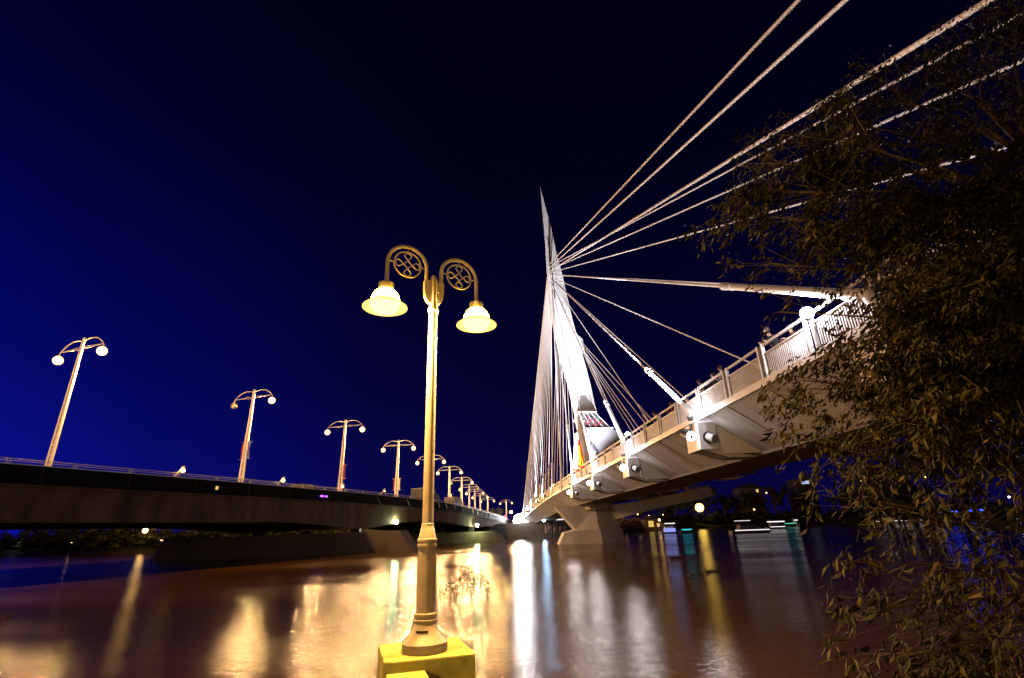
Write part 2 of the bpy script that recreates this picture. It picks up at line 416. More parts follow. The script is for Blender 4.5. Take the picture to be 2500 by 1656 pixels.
m = MB(); a_ = mast_front(26.4, 1.0); m.tube([a_ + Vector((-.5, .1, 1.6)), a_ + Vector((.35, .05, .5)), a_ + Vector((.45, .0, -1.2)), a_ + Vector((-.3, .1, -2.2))], [.2, .32, .3, .15], 8); m.build('cable_bracket', MT['white'], mast, smooth=True)
# anchor blocks with outriggers, caps and floodlights
def anchor(y, sgn, xc, lit=True):
    z = dz(y); X = lambda d: xc + sgn * d
    m = MB(); x0, x1 = sorted((X(-.42), X(.42)))
    m.box(((x0 + x1) / 2, y + .75, z - .98), (.84, 1.5, 1.26))
    b = m.build('anchor_block', MT['white'], fb, bevel=0.03)
    m = MB(); m.prism([(X(.44), z - .36), (X(1.05), z - .36), (X(2.9), z - 1.79), (X(.62), z - 1.79)], y + .08, y + 1.4); m.build('outrigger', MT['white'], b)
    m = MB(); m.prism([(X(-.1), z - 1.62), (X(.6), z - 1.62), (X(2.3), z - 1.95), (X(.9), z - 1.95)], y + .2, y + 1.3); m.build('bracket', MT['bconc'], b)
    c = Vector((X(.02), y, z - 1.08))
    m = MB(); m.tube([c + Vector((0, -.004, .0)), c + Vector((0, -.02, 0))], .27, 20); m.build('recess_plate', MT['dark'], b)
    m = MB(); m.tube([c + Vector((0, .0, .03)), c + Vector((sgn * .12, -.34, -.12))], [.2, .2], 20); m.tube([c + Vector((sgn * .12, -.34, -.12)), c + Vector((sgn * .13, -.37, -.13))], [.2, .16], 20); m.build('end_cap', MT['cap'], b, smooth=True)
    if lit:
        f = Vector((X(-.78), y + .35, z - .88)); d = Vector((sgn * .06, -.92, -.38)).normalized()
        m = MB(); m.tube([f - d * .28, f + d * .33], .235, 20); m.tube([f - d * .34, f - d * .28], [.12, .2], 20); fl = m.build('floodlight', MT['dark'], b, smooth=True)
        g = f + d * .335
        m = MB(); m.tube([g, g + d * .02], .215, 20); m.build('lens', MT['ring'], fl)
        m = MB(); m.tube([g + d * .021, g + d * .05], .085, 14); m.build('lamp_core', MT['cap'], fl)
        m = MB(); m.box(f + Vector((sgn * .2, 0, .34)), (.1, .2, .3)); m.build('bracket_arm', MT['dark'], fl)
        return b, fl
    return b, None
FL = []
for y in LA[3:8]:
    b, f = anchor(y - .15, 1, 9.98, lit=y > 15)
    if f: FL.append((y, f))
for y in RA[3:8]: anchor(y - .15, -1, 18.02, lit=False)
for y, f in FL:
    u = Vector((9.4, y + .1, dz(y) - .1))
    m = MB(); m.lathe([(.02, -.16), (.12, -.14), (.15, 0), (.15, .05), (.02, .06)], u, 14); up_ = m.build('uplight', MT['dark'], f)
    lamp('uplight_glow', 'POINT', u + Vector((-.10, -.25, .25)), 210 if y > 15 else 60, (1, .95, .97), up_, .08)
    T = mast_front({22.4: 42, 34.6: 34, 46.6: 26, 58.6: 24}.get(y, 24), .5)
    if y > 15: lamp('uplight_beam', 'SPOT', u + Vector((-.1, .1, .35)), 90000 if y < 30 else 38000, (1, .97, 1.0), up_, .15, T, 34, .9)
# floodlights added along the deck to brighten the mast foot and the stays
for (x, y, p, tz) in ((10.3, 64.5, 26000, 14), (10.4, 74, 5000, 17), (17.6, 60.0, 24000, 22)):
    m = MB(); c = Vector((x, y, dz(y) + .35)); m.box(c, (.4, .3, .3)); m.box(c - Vector((0, 0, .25)), (.08, .08, .25)); f = m.build('added_deck_floodlight', MT['dark'], fb)
    lamp('deck_beam', 'SPOT', c + Vector((0, .0, .3)), p * .75, (1, .97, 1.0), f, .15, mast_front(tz, .4), 50, .9)
for (x, y, p, tg) in ((10.4, 27, 1500, (10.6, 8, 22)), (10.4, 33, 3000, (11, 30, 30)), (17.4, 26, 900, (17, 6, 20))):  # added on short posts to brighten the near stays
    m = MB(); c = Vector((x + .5, y, dz(y) + 1.55)); m.box(c, (.4, .3, .3)); m.box(c - Vector((0, 0, .8)), (.08, .08, 1.4)); f = m.build('added_deck_floodlight', MT['dark'], fb)
    lamp('deck_beam', 'SPOT', c + Vector((0, 0, .3)), p, (.95, .95, 1.0), f, .15, tg, 95, .9)
for y in (82, 95, 108, 121):  # added beside the deck to whiten the back stays
    c = Vector((9.1, y, dz(y) + .1)); m = MB(); m.box(c, (.34, .3, .3)); m.box(c + Vector((.42, 0, -.1)), (.6, .1, .1)); f = m.build('added_stay_floodlight', MT['dark'], fb)
    lamp('stay_beam', 'SPOT', c + Vector((-.05, 0, .3)), 19000, (.96, .96, 1.0), f, .15, (10.1, y - 14, 26), 100, .9)
# bright lamp clamped to the rail near the camera and lit lamps along the deck
def rail_lamp(x, y, z, r, ml, lab, p=None):
    t = thing('rail_lamp', (x, y, dz(y) + 1.3), lab, 'lamp', 'lamps on the footbridge railing')
    m = MB(); m.tube([(x, y, dz(y) + 1.28), (x, y, z - r)], .035, 8); m.box((x, y, z - r), (.2, .2, .06)); m.build('bracket', MT['dark'], t)
    m = MB(); m.sphere((x, y, z), r, 14, 8); m.build('lamp_globe', ml, t, smooth=True)
rail_lamp(9.82, 13.6, 5.85, .19, MT['railstar'], 'brilliant white lamp on the footbridge rail beside the foreground tree')
rail_lamp(10.3, 36.3, 6.2, .14, MT['floodw'], 'white lamp on the footbridge deck above the second anchor block')
rail_lamp(10.3, 49.2, 6.0, .14, MT['small'], 'amber lamp on the footbridge deck below the red neon sign')
rail_lamp(10.3, 64.0, 6.0, .13, MT['small'], 'small amber lamp on the footbridge rail left of the mast foot')
rail_lamp(10.3, 56.2, 5.9, .10, MT['small'], 'small amber lamp on the rail beside the white wing wall')
rail_lamp(10.0, 78.0, 5.95, .10, MT['small'], 'farthest small amber lamp on the footbridge rail')
# pier under the mast
m = MB()
prof = [(-2.7, 9.2, 18.6, 70.4, 14.9), (-1.0, 10.9, 18.2, 70.6, 14.7), (.55, 11.6, 17.9, 70.9, 14.6)]
m.loft([[Vector((l_, 71.6, z)), Vector((f_, y_, z)), Vector((r_, 71.8, z)), Vector((r_ - .2, 77, z)), Vector((l_ + .4, 77, z))] for z, l_, r_, y_, f_ in [(-2.7, 9.2, 18.6, 70.2, 15.1), (-.75, 10.3, 18.3, 70.4, 14.95), (-.4, 11.9, 18.2, 70.45, 14.9)]])
m.build('pier_footing', MT['bconc'], fb)
m = MB()
m.loft([[Vector((l_, 72.0, z)), Vector((f_, y_, z)), Vector((r_, 72.0, z)), Vector((r_ - .2, 76.5, z)), Vector((l_ + .3, 76.5, z))] for z, l_, r_, y_, f_ in [(-.396, 11.9, 18.0, 70.7, 14.8), (2.66, 9.3, 17.6, 70.9, 14.6)]])
m.build('pier', MT['bconc'], fb)
# widened terrace on the downstream side beside the mast
m = MB()
m.loft([[Vector((x, y, z)) for x, z in pr] for y, pr in ((46.5, [(18.7, 2.75), (20.3, 2.85), (20.4, 2.2), (19.3, 1.95)]), (60, [(18.3, 2.6), (20.6, 2.75), (20.7, 1.8), (18.6, 1.5)]), (71, [(16.5, 2.5), (20.6, 2.7), (20.7, 1.4), (17.4, .75)]), (80, [(16.5, 2.5), (20.0, 2.7), (20.1, 1.6), (17.4, .9)]))])
m.build('terrace_beam', MT['bconc'], fb)
m = MB()
m.loft([[Vector((x, y, z)) for x, z in ((18.1, 3.5), (20.4, 3.5), (20.4, 3.2), (18.1, 3.2))] for y in (50, 80)])
m.build('terrace_slab', MT['bconc'], fb)
for y in (47.2, 55, 63):
    m = MB(); m.prism([(18.2, 3.19), (20.5, 3.19), (20.35, 2.4), (19.4, 2.4)], y, y + 1.3); m.build('terrace_bracket', MT['white'], fb)

# restaurant slung on the mast foot
rs = thing('restaurant', (16, 75, 4.6), 'white boat-shaped restaurant with slanted windows at the foot of the mast', 'restaurant')
def slab3(front, back, y0, y1):
    m = MB(); m.loft([[Vector((x, y0, z)) for x, z in front], [Vector((x, y1, z)) for x, z in back]]); return m
hf = [(13.55, 12.3), (17.3, 12.4), (19.1, 11.65), (18.3, 9.6), (16.6, 6.4), (16.2, 4.6), (14.2, 4.6), (14.3, 8.4), (13.9, 10.3)]
m = slab3(hf, [(x * .97 + .9, z) for x, z in hf], 68.2, 76.5); hull = m.build('hull', MT['hull'], rs, bevel=.05)
wf = [(12.95, 14.75), (15.25, 14.75), (17.15, 12.62), (13.62, 12.62)]
slab3(wf, [(x + .6, z) for x, z in wf], 68.5, 76).build('window_band', MT['win'], rs)
sl = [(13.45, 12.60), (17.5, 12.60), (17.5, 12.42), (13.45, 12.42)]
slab3(sl, [(x + .5, z) for x, z in sl], 68.1, 76).build('sill', MT['white'], rs)
rf = [(12.85, 14.95), (15.4, 14.95), (15.4, 14.77), (12.85, 14.77)]
slab3(rf, [(x + .5, z + .2) for x, z in rf], 68.35, 76).build('roof', MT['white'], rs)
m = MB()
for t_ in (0.0, .24, .48, .74, 1.0): m.tube([Vector((12.98 + t_ * 2.25, 68.46, 14.75)), Vector((13.66 + t_ * 3.45, 68.46, 12.63))], .05, 4)
m.build('window_mullion', MT['white'], rs)
m = MB()
for i, (xa, za, xb, zb, cc) in enumerate(((13.7, 13.0, 14.2, 14.4, 0), (14.1, 13.1, 14.7, 13.9, 0), (14.9, 12.9, 15.3, 14.1, 0), (15.2, 13.0, 16.2, 13.5, 0))): m.tube([(xa, 68.47, za), (xb, 68.47, zb)], .12, 4)
m.build('curtain', MT['red'], rs)
m = MB()
for k in range(10):
    t_ = k / 9; m.box((14.12 + t_ * 1.05, 68.17, 10.55 - t_ * 1.5), (.055, .08, .62), rot=Matrix.Rotation(.25, 3, 'Y'))
m.build('vent_slot', MT['dark'], hull)
wg = MB(); wg.loft([[Vector((12.05, 68.0, 11.9)), Vector((12.45, 68.0, 11.95)), Vector((12.7, 68.6, 11.8)), Vector((12.4, 68.6, 11.8))], [Vector((11.1, 68.0, 4.6)), Vector((13.3, 68.0, 4.6)), Vector((13.5, 68.9, 4.6)), Vector((11.3, 68.9, 4.6))]])
wing = tag(wg.build('wing_wall', MT['white'], loc=(12.3, 68.4, 4.6)), 'slender white wing wall carrying the red neon sign', 'wall')
sg = thing('neon_sign', (12.7, 67.8, 5.0), 'tall triangular red neon sign with yellow letter shape on the wing wall', 'sign')
def flat(poly, y0, y1):
    m = MB(); m.prism(poly, y0, y1); return m
flat([(12.42, 10.9), (12.62, 10.9), (13.15, 7.0), (13.05, 6.2), (12.05, 6.2), (12.1, 7.0)], 67.78, 67.95).build('sign_panel', MT['signred'], sg)
flat([(12.44, 10.2), (12.56, 10.2), (12.62, 9.0), (12.56, 7.5), (12.26, 7.5), (12.30, 9.0)], 67.74, 67.776).build('letter', MT['signye'], sg)
flat([(12.66, 8.9), (12.74, 8.6), (12.92, 7.5), (12.72, 7.5)], 67.74, 67.776).build('letter', MT['signye'], sg)
flat([(12.14, 5.35), (13.2, 5.35), (13.1, 6.6), (12.5, 6.25), (12.2, 5.9)], 67.72, 67.77).build('lower_panel', MT['signor'], sg)

# ------------------------------------------------------------------ road bridge on the left
EDGE = [(-60, -67.0, 4.9), (-20, -52.4, 4.95), (10, -40.6, 5.0), (34.2, -31.0, 5.0), (44, -26.6, 5.0), (51, -23.5, 5.0), (58, -20.9, 5.0), (65.4, -18.1, 5.0), (77, -13.2, 4.9), (84, -9.8, 4.72), (91, -6.9, 4.5), (97.7, -4.6, 4.22), (107, -2.3, 3.9), (120, 0.4, 3.5), (134, 3.0, 3.05), (149, 5.3, 2.6), (170, 8.0, 1.9), (200, 11.0, 1.6), (260, 16, 1.5), (400, 24, 1.5)]
def edge(y):
    ex = [(a[0], a[1]) for a in EDGE]; ez = [(a[0], a[2]) for a in EDGE]
    x = lerp(ex, y); dx = (lerp(ex, y + 4) - lerp(ex, y - 4)) / 8
    t = Vector((dx, 1, 0)).normalized(); n = Vector((-t.y, t.x, 0))
    return Vector((x, y, lerp(ez, y))), n, t
rb = thing('road_bridge', (-18, 67, WZ), 'long dark concrete road bridge with haunched girders left of the footbridge', 'bridge')
RY = [-60, -20, 10] + [22 + i * 3.0 for i in range(44)] + [158, 170, 185, 200, 260, 400]
GB = [(30, 1.4), (57.5, 1.42), (63, 1.15), (68, .68), (70, .62), (72.5, .7), (78, 1.35), (84, 1.6), (90, 1.42), (98, .92), (104, .6), (108, .5), (112, .5), (120, .75), (134, .2), (150, -.5), (170, -.7), (400, -.8)]
def road_sweep(name, m_, prof, parent=None):
    m = MB(); rings = []
    for y in RY:
        p, n, t = edge(y); gb = lerp(GB, y) - p.z
        rings.append([p + n * d + Vector((0, 0, gb if z is None else z)) for d, z in prof])
    m.loft(rings); return m.build(name, m_, parent or rb)
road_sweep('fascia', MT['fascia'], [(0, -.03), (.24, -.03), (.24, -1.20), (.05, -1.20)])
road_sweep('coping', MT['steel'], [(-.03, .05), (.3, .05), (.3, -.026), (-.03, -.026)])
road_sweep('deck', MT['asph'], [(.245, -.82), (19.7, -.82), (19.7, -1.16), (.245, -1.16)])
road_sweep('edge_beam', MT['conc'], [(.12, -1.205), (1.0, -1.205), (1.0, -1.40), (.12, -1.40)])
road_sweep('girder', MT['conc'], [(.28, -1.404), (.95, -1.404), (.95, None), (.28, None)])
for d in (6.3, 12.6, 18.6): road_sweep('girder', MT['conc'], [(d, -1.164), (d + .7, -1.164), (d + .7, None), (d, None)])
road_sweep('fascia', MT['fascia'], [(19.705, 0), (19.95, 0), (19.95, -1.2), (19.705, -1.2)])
road_sweep('median', MT['conc'], [(8.6, -.60), (9.7, -.60), (9.7, -.816), (8.6, -.816)])
for y in [26 + i * 5.2 for i in range(22)]:
    p, n, t = edge(y); gb = lerp(GB, y); m = MB(); q = p + n * .277
    m.box((q.x, q.y, (p.z - 1.42 + gb) / 2), (.05, .012, p.z - 1.42 - gb - .03), math.atan2(t.y, t.x)); m.build('joint_strip', MT['dark'], rb)
    m = MB(); q = p - n * .004; m.box((q.x, q.y, p.z - .62), (.04, .012, 1.1), math.atan2(t.y, t.x)); m.build('joint_strip', MT['conc'], rb)
# railing
m = MB()
for zz, r_ in ((.36, .035), (.22, .022)):
    m.tube([edge(y)[0] + edge(y)[1] * .14 + Vector((0, 0, zz)) for y in RY if 0 < y < 210], r_, 5)
m.build('handrail', MT['steel'], rb)
y = 27.5; k = 0; rp = None
while y < 150:
    p, n, t = edge(y)
    if rp is None:
        m = MB(); m.box((-.09, 0, .16), (.05, .1, .34)); m.box((.09, 0, .16), (.05, .1, .34)); m.box((0, 0, .34), (.3, .12, .05)); m.box((-.16, 0, .02), (.16, .1, .06))
        o = rp = m.build('rail_post', MT['steel'], rb, local=True)
    else:
        o = rp.copy(); C.objects.link(o); o.parent = rb
    o.location = p + n * .14 + Vector((0, 0, .02)) - OFF[rb.name]; o.rotation_euler = (0, 0, math.atan2(t.y, t.x))
    y += 3.83 * t.y
# thin pale tubes standing in for white specks of light on the fascia
for (ya, yb) in ((72.6, 73.5), (79.5, 80.3)):
    m = MB(); a, b = edge(ya)[0], edge(yb)[0]; n = edge(ya)[1]
    m.tube([a - n * .03 + Vector((0, 0, -.25)), b - n * .0 + Vector((0, 0, -1.1))], .05, 5); m.build('fascia_glint', MT['steel'], rb)
for i, ya in enumerate((88, 90.5, 94, 97.5, 101, 104.5, 108, 112, 116, 120)):
    m = MB(); a = edge(ya)[0]; t = edge(ya)[2]; n = edge(ya)[1]
    m.tube([a - n * .04 + Vector((0, 0, -.2)), a - n * .03 + t * .5 + Vector((0, 0, -.55)), a - n * .02 + t * .6 + Vector((0, 0, -.95))], .07, 5); m.build('fascia_glint', MT['polew'], rb)
# piers : long concrete walls across the river with sloping cutwaters
def pier(x0, x1, y0, y1, zt, s0, s1):
    m = MB()
    m.loft([[Vector((x0 - s0 * f, y0, z)), Vector((x1 + s1 * f, y0, z)), Vector((x1 + s1 * f + .9, (y0 + y1) / 2, z)), Vector((x1 + s1 * f, y1, z)), Vector((x0 - s0 * f, y1, z)), Vector((x0 - s0 * f - .9, (y0 + y1) / 2, z))] for z, f in ((-3.0, 1.25), (-2.2, 1.0), (zt, 0.0))])
    return m.build('pier', MT['pier'], rb)
pier(-38.5, -10.9, 66.6, 69.2, .22, 1.2, 1.9)
pier(-27, .9, 106.2, 109, -.30, 1.5, 2.0)
for (x, ya, zt, zb) in ((-16.4, 67.9, .62, .22), (-22.3, 67.9, .6, .22), (-28, 67.9, .6, .22), (-3.2, 107.6, .5, -.3), (-9, 107.6, .5, -.3), (-15, 107.6, .5, -.3)):
    m = MB(); m.box((x, ya, (zt + zb) / 2), (1.1, 1.2, zt - zb)); m.build('bearing', MT['dark'], rb)
# floodlights under the girder
for (x, y, z, r_) in ((-13.2, 77.5, 1.42, .26), (-2.2, 105.0, .85, .28)):
    m = MB(); p = Vector((x, y, z)); m.box(p + Vector((-.25, .1, .22)), (.5, .3, .3)); f = m.build('under_floodlight', MT['dark'], rb)
    m = MB(); m.sphere(p + Vector((.18, -.16, 0)), r_, 12, 7); m.build('lamp_globe', MT['green'], f, smooth=True)
# street lamps on the median
lp = thing('street_lamp', (0, 0, 0), 'x', 'street lamp', 'double-arm street lamps along the road bridge')
m = MB()
for s_ in (-1, 1): m.loft([[Vector((s_ * a - b, -.07, z)), Vector((s_ * a + b, -.07, z)), Vector((s_ * a + b, .07, z)), Vector((s_ * a - b, .07, z))] for z, a, b in ((0, .26, .14), (9, .14, .075), (12.35, .09, .05))])
for k in range(14):
    z = .3 + k * .86; a = .25 - z * .0135; m.box((0, 0, z), (a * 1.5, .10, .16))
m.build('pole', MT['polew'], lp, local=True)
def arm_mesh(s_):
    m = MB(); pts = []
    for i in range(11):
        t_ = i / 10; pts.append((s_ * 2.95 * t_, 0, 11.95 + .62 * math.sin(t_ * 1.75) - 1.25 * t_ ** 2.2))
    m.tube(pts, [.055] * 10 + [.04], 6)
    for q in (.35, .6, .85):
        e_ = pts[10]; m.tube([(s_ * .08, 0, 11.7 - q * .55), (e_[0], 0, e_[2] + .04)], .018, 4)
    return m, pts[10]
for s_ in (-1, 1):
    m, e_ = arm_mesh(s_); a = m.build('arm', MT['polew'], lp, local=True)
    e_ = Vector(e_)
    m = MB(); m.lathe([(.03, .0), (.06, -.08), (.10, -.2), (.28, -.42), (.31, -.46), (.27, -.46), (.05, -.3)], e_, 14, False); hd = m.build('lamp_head', MT['polew'], a, local=True, smooth=True)
    m = MB(); m.sphere(e_ + Vector((0, 0, -.66)), POW['globe_r'], 10, 6); g = m.build('lamp_globe', MT['roadlamp'], hd, local=True, smooth=True)
    OFF[g.name] = Vector((0, 0, 0)); lamp('lamp_light', 'POINT', e_ + Vector((0, 0, -1.16)), 8600, (1.0, .52, .19), g, .10)
POLES = [(-35.7, 43.6, 17.2, 0), (-28.2, 61, 16.96, -1), (-21.4, 77.2, 16.4, 0), (-16.2, 94.6, 16.1, 0), (-12.1, 112, 15.7, 0), (-9.3, 130, 15.3, 0), (-7.1, 148, 14.3, -1), (-5.6, 167, 13.86, 1), (-4.3, 186, 13.8, 0), (-2.7, 206, 13.5, 0), (0.2, 226, 13.0, 0), (9.0, 250, 13.0, 0)]
LAB = ['nearest double street lamp at the left end of the road bridge, large and leaning', 'second street lamp from the left with red and blue banners, its left head dark', 'street lamp with a single red banner, between the banner lamp and the foreground lamp post', 'street lamp with red and white banners just left of the foreground lamp post', 'street lamp on the road bridge half hidden behind the foreground lamp post', 'first street lamp right of the foreground lamp post, with a pale banner', 'second road bridge lamp right of the foreground post, only its right head lit', 'third road bridge lamp right of the foreground post, its right arm dark', 'fourth road bridge lamp right of the foreground post', 'fifth road bridge lamp right of the foreground post, small', 'tiny street lamp at the far end of the road bridge', 'lone far street lamp just left of the footbridge cables']
POLES += [(-43.2, 26.4, 17.3, 0)]
LAB += ['street lamp on the road bridge just outside the left edge, first of the row behind']
heads = []
def kids_of(o): return [c for c in C.objects if c.parent is o]
for i, (x, y, zt, off) in enumerate(POLES):
    j = min(i + 1, 11); q = max(0, j - 1)
    if i > 11: j, q = 1, 0
    s_ = (POLES[j][0] - POLES[q][0]) / (POLES[j][1] - POLES[q][1]); rz = -math.atan(s_)
    o = lp if i == 0 else dup(lp, (x, y, zt - 12.35), rz, LAB[i], 'double-arm street lamps along the road bridge')
    if i == 0: o.location = (x, y, zt - 12.35); o.rotation_euler = (0, 0, rz); o['label'] = LAB[0]
    heads.append(o)
for o, P in zip(heads, POLES):
    if P[3]:
        for a in kids_of(o):
            if a.name.startswith('arm') and (a.data.vertices[len(a.data.vertices) // 3].co.x) * P[3] > 0:
                for hd in kids_of(a):
                    for g in kids_of(hd):
                        g.data = g.data.copy(); g.data.materials[0] = MT['glass_off']
                        for q_ in kids_of(g): bpy.data.objects.remove(q_)
def banner(i, side, z, m_, lab):
    x, y, zt, _ = POLES[i]; b = zt - 12.35
    s_ = heads[i].rotation_euler.z; d = Vector((math.cos(s_), math.sin(s_), 0)); P = Vector((x, y, b + z))
    m = MB(); rings = []
    for k in range(7):
        zz = -.95 + 1.9 * k / 6; rings.append([P + d * (side * .24) + Vector((0, 0, zz)), P + d * (side * .62) + Vector((0, .10 * math.sin(k * 1.3), zz)), P + d * (side * .62) + Vector((0, .03 + .10 * math.sin(k * 1.3), zz)), P + d * (side * .24) + Vector((0, .03, zz))])
    m.loft(rings); t = thing('banner', P, lab, 'banner', 'banners on the street lamps')
    m.build('cloth', m_, t)
    m = MB()
    for zz in (-1, 1): m.tube([P + d * (side * .15) + Vector((0, 0, zz)), P + d * (side * .95) + Vector((0, 0, zz))], .03, 5)
    m.build('banner_rod', MT['steel'], t)
banner(1, -1, 5.0, MT['red'], 'red banner on the left of the second street lamp pole')
banner(1, 1, 5.0, MT['blue'], 'blue banner on the right of the second street lamp pole')
banner(2, 1, 4.6, MT['red'], 'red banner on the right of the third street lamp pole')
banner(3, -1, 4.4, MT['red'], 'red banner left of the pole just left of the foreground lamp post')
banner(3, 1, 4.4, MT['wcloth'], 'white banner right of the pole just left of the foreground lamp post')
banner(5, 1, 4.6, MT['wcloth'], 'pale banner on the first pole right of the foreground lamp post')
banner(6, -1, 4.2, MT['wcloth'], 'pale banner left of the second pole right of the foreground lamp post')
banner(6, 1, 4.2, MT['red'], 'reddish banner right of the second pole right of the foreground lamp post')
banner(7, -1, 4.2, MT['red'], 'red banner on the third pole right of the foreground lamp post')
banner(7, 1, 4.2, MT['blue'], 'bluish banner on the third pole right of the foreground lamp post')
# small slanted deck lights on the parapet
for i, (y, lab) in enumerate(((44.9, 'slanted amber deck light on the parapet between the two nearest street lamps'), (55.6, 'slanted amber deck light on the parapet right of the banner lamp'), (65.2, 'slanted amber deck light at the foot of the third street lamp'), (73.6, 'slanted deck light on the parapet above the lit pier, dim'))):
    p, n, t = edge(y); k = thing('deck_light', p + Vector((0, 0, .05)), lab, 'deck light', 'slanted lights on the parapet')
    a = p + n * .15 + Vector((0, 0, .05)); b = a + t * .28 + Vector((.34, 0, .82))
    m = MB(); m.tube([a, b], [.05, .07], 6); m.box(b + Vector((.03, 0, .0)), (.22, .2, .07)); m.build('slanted_post', MT['polew'], k)
    m = MB(); m.sphere(b + Vector((.06, -.05, -.32)), .17 if i < 2 else (.13 if i == 2 else .07), 10, 6); m.build('lamp_globe', MT['bollard'], k, smooth=True)
# purple and white lamps on the dark fascia
p, n, t = edge(62.0)
k = thing('fascia_lamp', p + Vector((0, 0, -.5)), 'small purple lamp glowing on the dark road bridge fascia', 'lamp')
m = MB(); c = p - n * .1 + Vector((0, 0, -.72)); m.tube([c, c + t * .5], .09, 8); m.tube([c + t * .9, c + t * 1.15], .09, 8); m.build('lamp_tube', MT['purple'], k)
m = MB(); m.box(p - n * .02 + t * .5 + Vector((0, 0, -.72)), (.5, .1, .25), math.atan2(t.y, t.x)); m.build('housing', MT['dark'], k)
p, n, t = edge(48.6)
k = thing('fascia_lamp', p + Vector((0, 0, -.5)), 'small white lamp on the dark fascia below the banner lamp', 'lamp')
m = MB(); c = p - n * .12 + Vector((0, 0, -.66)); m.box(c, (.16, .16, .3)); m.build('lamp_lens', MT['winy'], k)
m = MB(); m.box(p - n * .02 + Vector((0, 0, -.66)), (.36, .1, .42), math.atan2(t.y, t.x)); m.build('housing', MT['dark'], k)
# vehicles on the road bridge
def vehicle(y, d, kind, lab, length, width, height):
    p, n, t = edge(y); c = p + n * d + Vector((0, 0, -.82)); rz = math.atan2(t.y, t.x)
    k = thing(kind, c, lab, 'truck' if 'truck' in kind else 'car', None, rz)
    m = MB(); L, W, H = length, width, height
    if 'truck' in kind:
        m.box((-.9, 0, .75 + (H - .75) / 2), (L - 2.2, W, H - .75)); m.build('cargo_box', MT['car'], k, local=True, bevel=.05)
        m = MB(); m.prism([(L / 2 - 1.9, .5), (L / 2, .5), (L / 2, 1.3), (L / 2 - .5, 2.3), (L / 2 - 1.9, 2.4)], -W / 2 + .05, W / 2 - .05); m.build('cab', MT['car'], k, local=True, bevel=.05)
        m = MB(); m.box((0, 0, .6), (L * .95, W * .8, .2)); m.build('chassis', MT['dark'], k, local=True)
    else:
        m.loft([[Vector((x, yy * w_, z)) for (x, z) in ((-L / 2, .35), (L / 2, .35), (L / 2, .75), (L * .22, .95), (L * .08, H), (-L * .28, H), (-L * .42, .98), (-L / 2, .95))] for yy, w_ in ((-W / 2, 1), (W / 2, 1))]); m.build('body', MT['car'], k, local=True, bevel=.06)
        m = MB(); m.loft([[Vector((x, yy, z)) for (x, z) in ((-L * .36, 1.0), (L * .17, 1.0), (L * .06, H - .08), (-L * .26, H - .08))] for yy in (-W / 2 - .004, W / 2 + .004)]); m.build('window', MT['glass_off'], k, local=True)
    for sx in (-.32, .32):
        for sy in (-1, 1):
            m = MB(); m.tube([(sx * L, sy * (W / 2 - .2), .34), (sx * L, sy * (W / 2 + .01), .34)], .34, 16); m.build('wheel', MT['tyre'], k, local=True, smooth=True)
    for sy in (-1, 1):
        m = MB(); m.box((-L / 2 - .02, sy * (W / 2 - .25), .95), (.05, .35, .2)); m.build('tail_light', MT['tail'], k, local=True)
vehicle(88.5, 2.6, 'box_truck', 'dark box truck on the road bridge behind the foreground lamp post', 6.5, 2.3, 3.0)
vehicle(100.0, 2.4, 'box_truck', 'small dark truck on the road bridge right of the foreground lamp post', 5.0, 2.1, 2.6)
vehicle(62.0, 2.4, 'parked_car', 'dark car with red tail lights passing the third street lamp', 4.4, 1.8, 1.5)
vehicle(112.0, 2.4, 'parked_car', 'dark car with red tail lights near the far end of the road bridge', 4.4, 1.8, 1.5)

# ------------------------------------------------------------------ foreground lamp post on its plinth
th = R(14.5)
pl = MB(); c0 = Vector((-.585, 5.3, 0)); u = Vector((math.cos(th), math.sin(th), 0)); v = Vector((-math.sin(th), math.cos(th), 0))
def pc(a, b, z): return c0 + u * a + v * b + Vector((0, 0, z))
h_ = .385; ch = .06
foot = [(-h_, -h_ + ch), (-h_ + ch, -h_), (h_, -h_), (h_, h_), (-h_, h_)]
pl.loft([[pc(a, b, z) for a, b in foot] for z in (-2.9, -.995)])
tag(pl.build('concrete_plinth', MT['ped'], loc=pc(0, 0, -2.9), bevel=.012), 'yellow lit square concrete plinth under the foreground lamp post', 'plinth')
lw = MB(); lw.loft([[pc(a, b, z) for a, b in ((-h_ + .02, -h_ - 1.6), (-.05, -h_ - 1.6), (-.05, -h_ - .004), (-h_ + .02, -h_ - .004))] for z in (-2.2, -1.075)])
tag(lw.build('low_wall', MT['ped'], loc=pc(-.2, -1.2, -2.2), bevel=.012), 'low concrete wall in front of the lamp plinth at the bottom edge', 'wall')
fl = thing('lamp_post', (-.575, 5.2, -.995), 'cream double-headed ornamental lamp post glowing yellow in the foreground', 'lamp post')
B = Vector((-.575, 5.2, -.995))
m = MB(); m.lathe([(.195, 0), (.203, .012), (.203, .075), (.192, .088), (.147, .130), (.117, .178), (.102, .225), (.106, .235), (.106, .252), (.098, .258), (.098, .275), (.102, .28), (.102, .30), (.086, .308), (.086, .32)], B, 40); base = m.build('base', MT['cream'], fl, smooth=True)
m = MB()
for a in (-108, -84): m.box(B + Vector((.122 * math.cos(R(a)), .122 * math.sin(R(a)), .172)), (.055, .02, .012), R(a + 90))
m.build('vent_slot', MT['dark'], base)
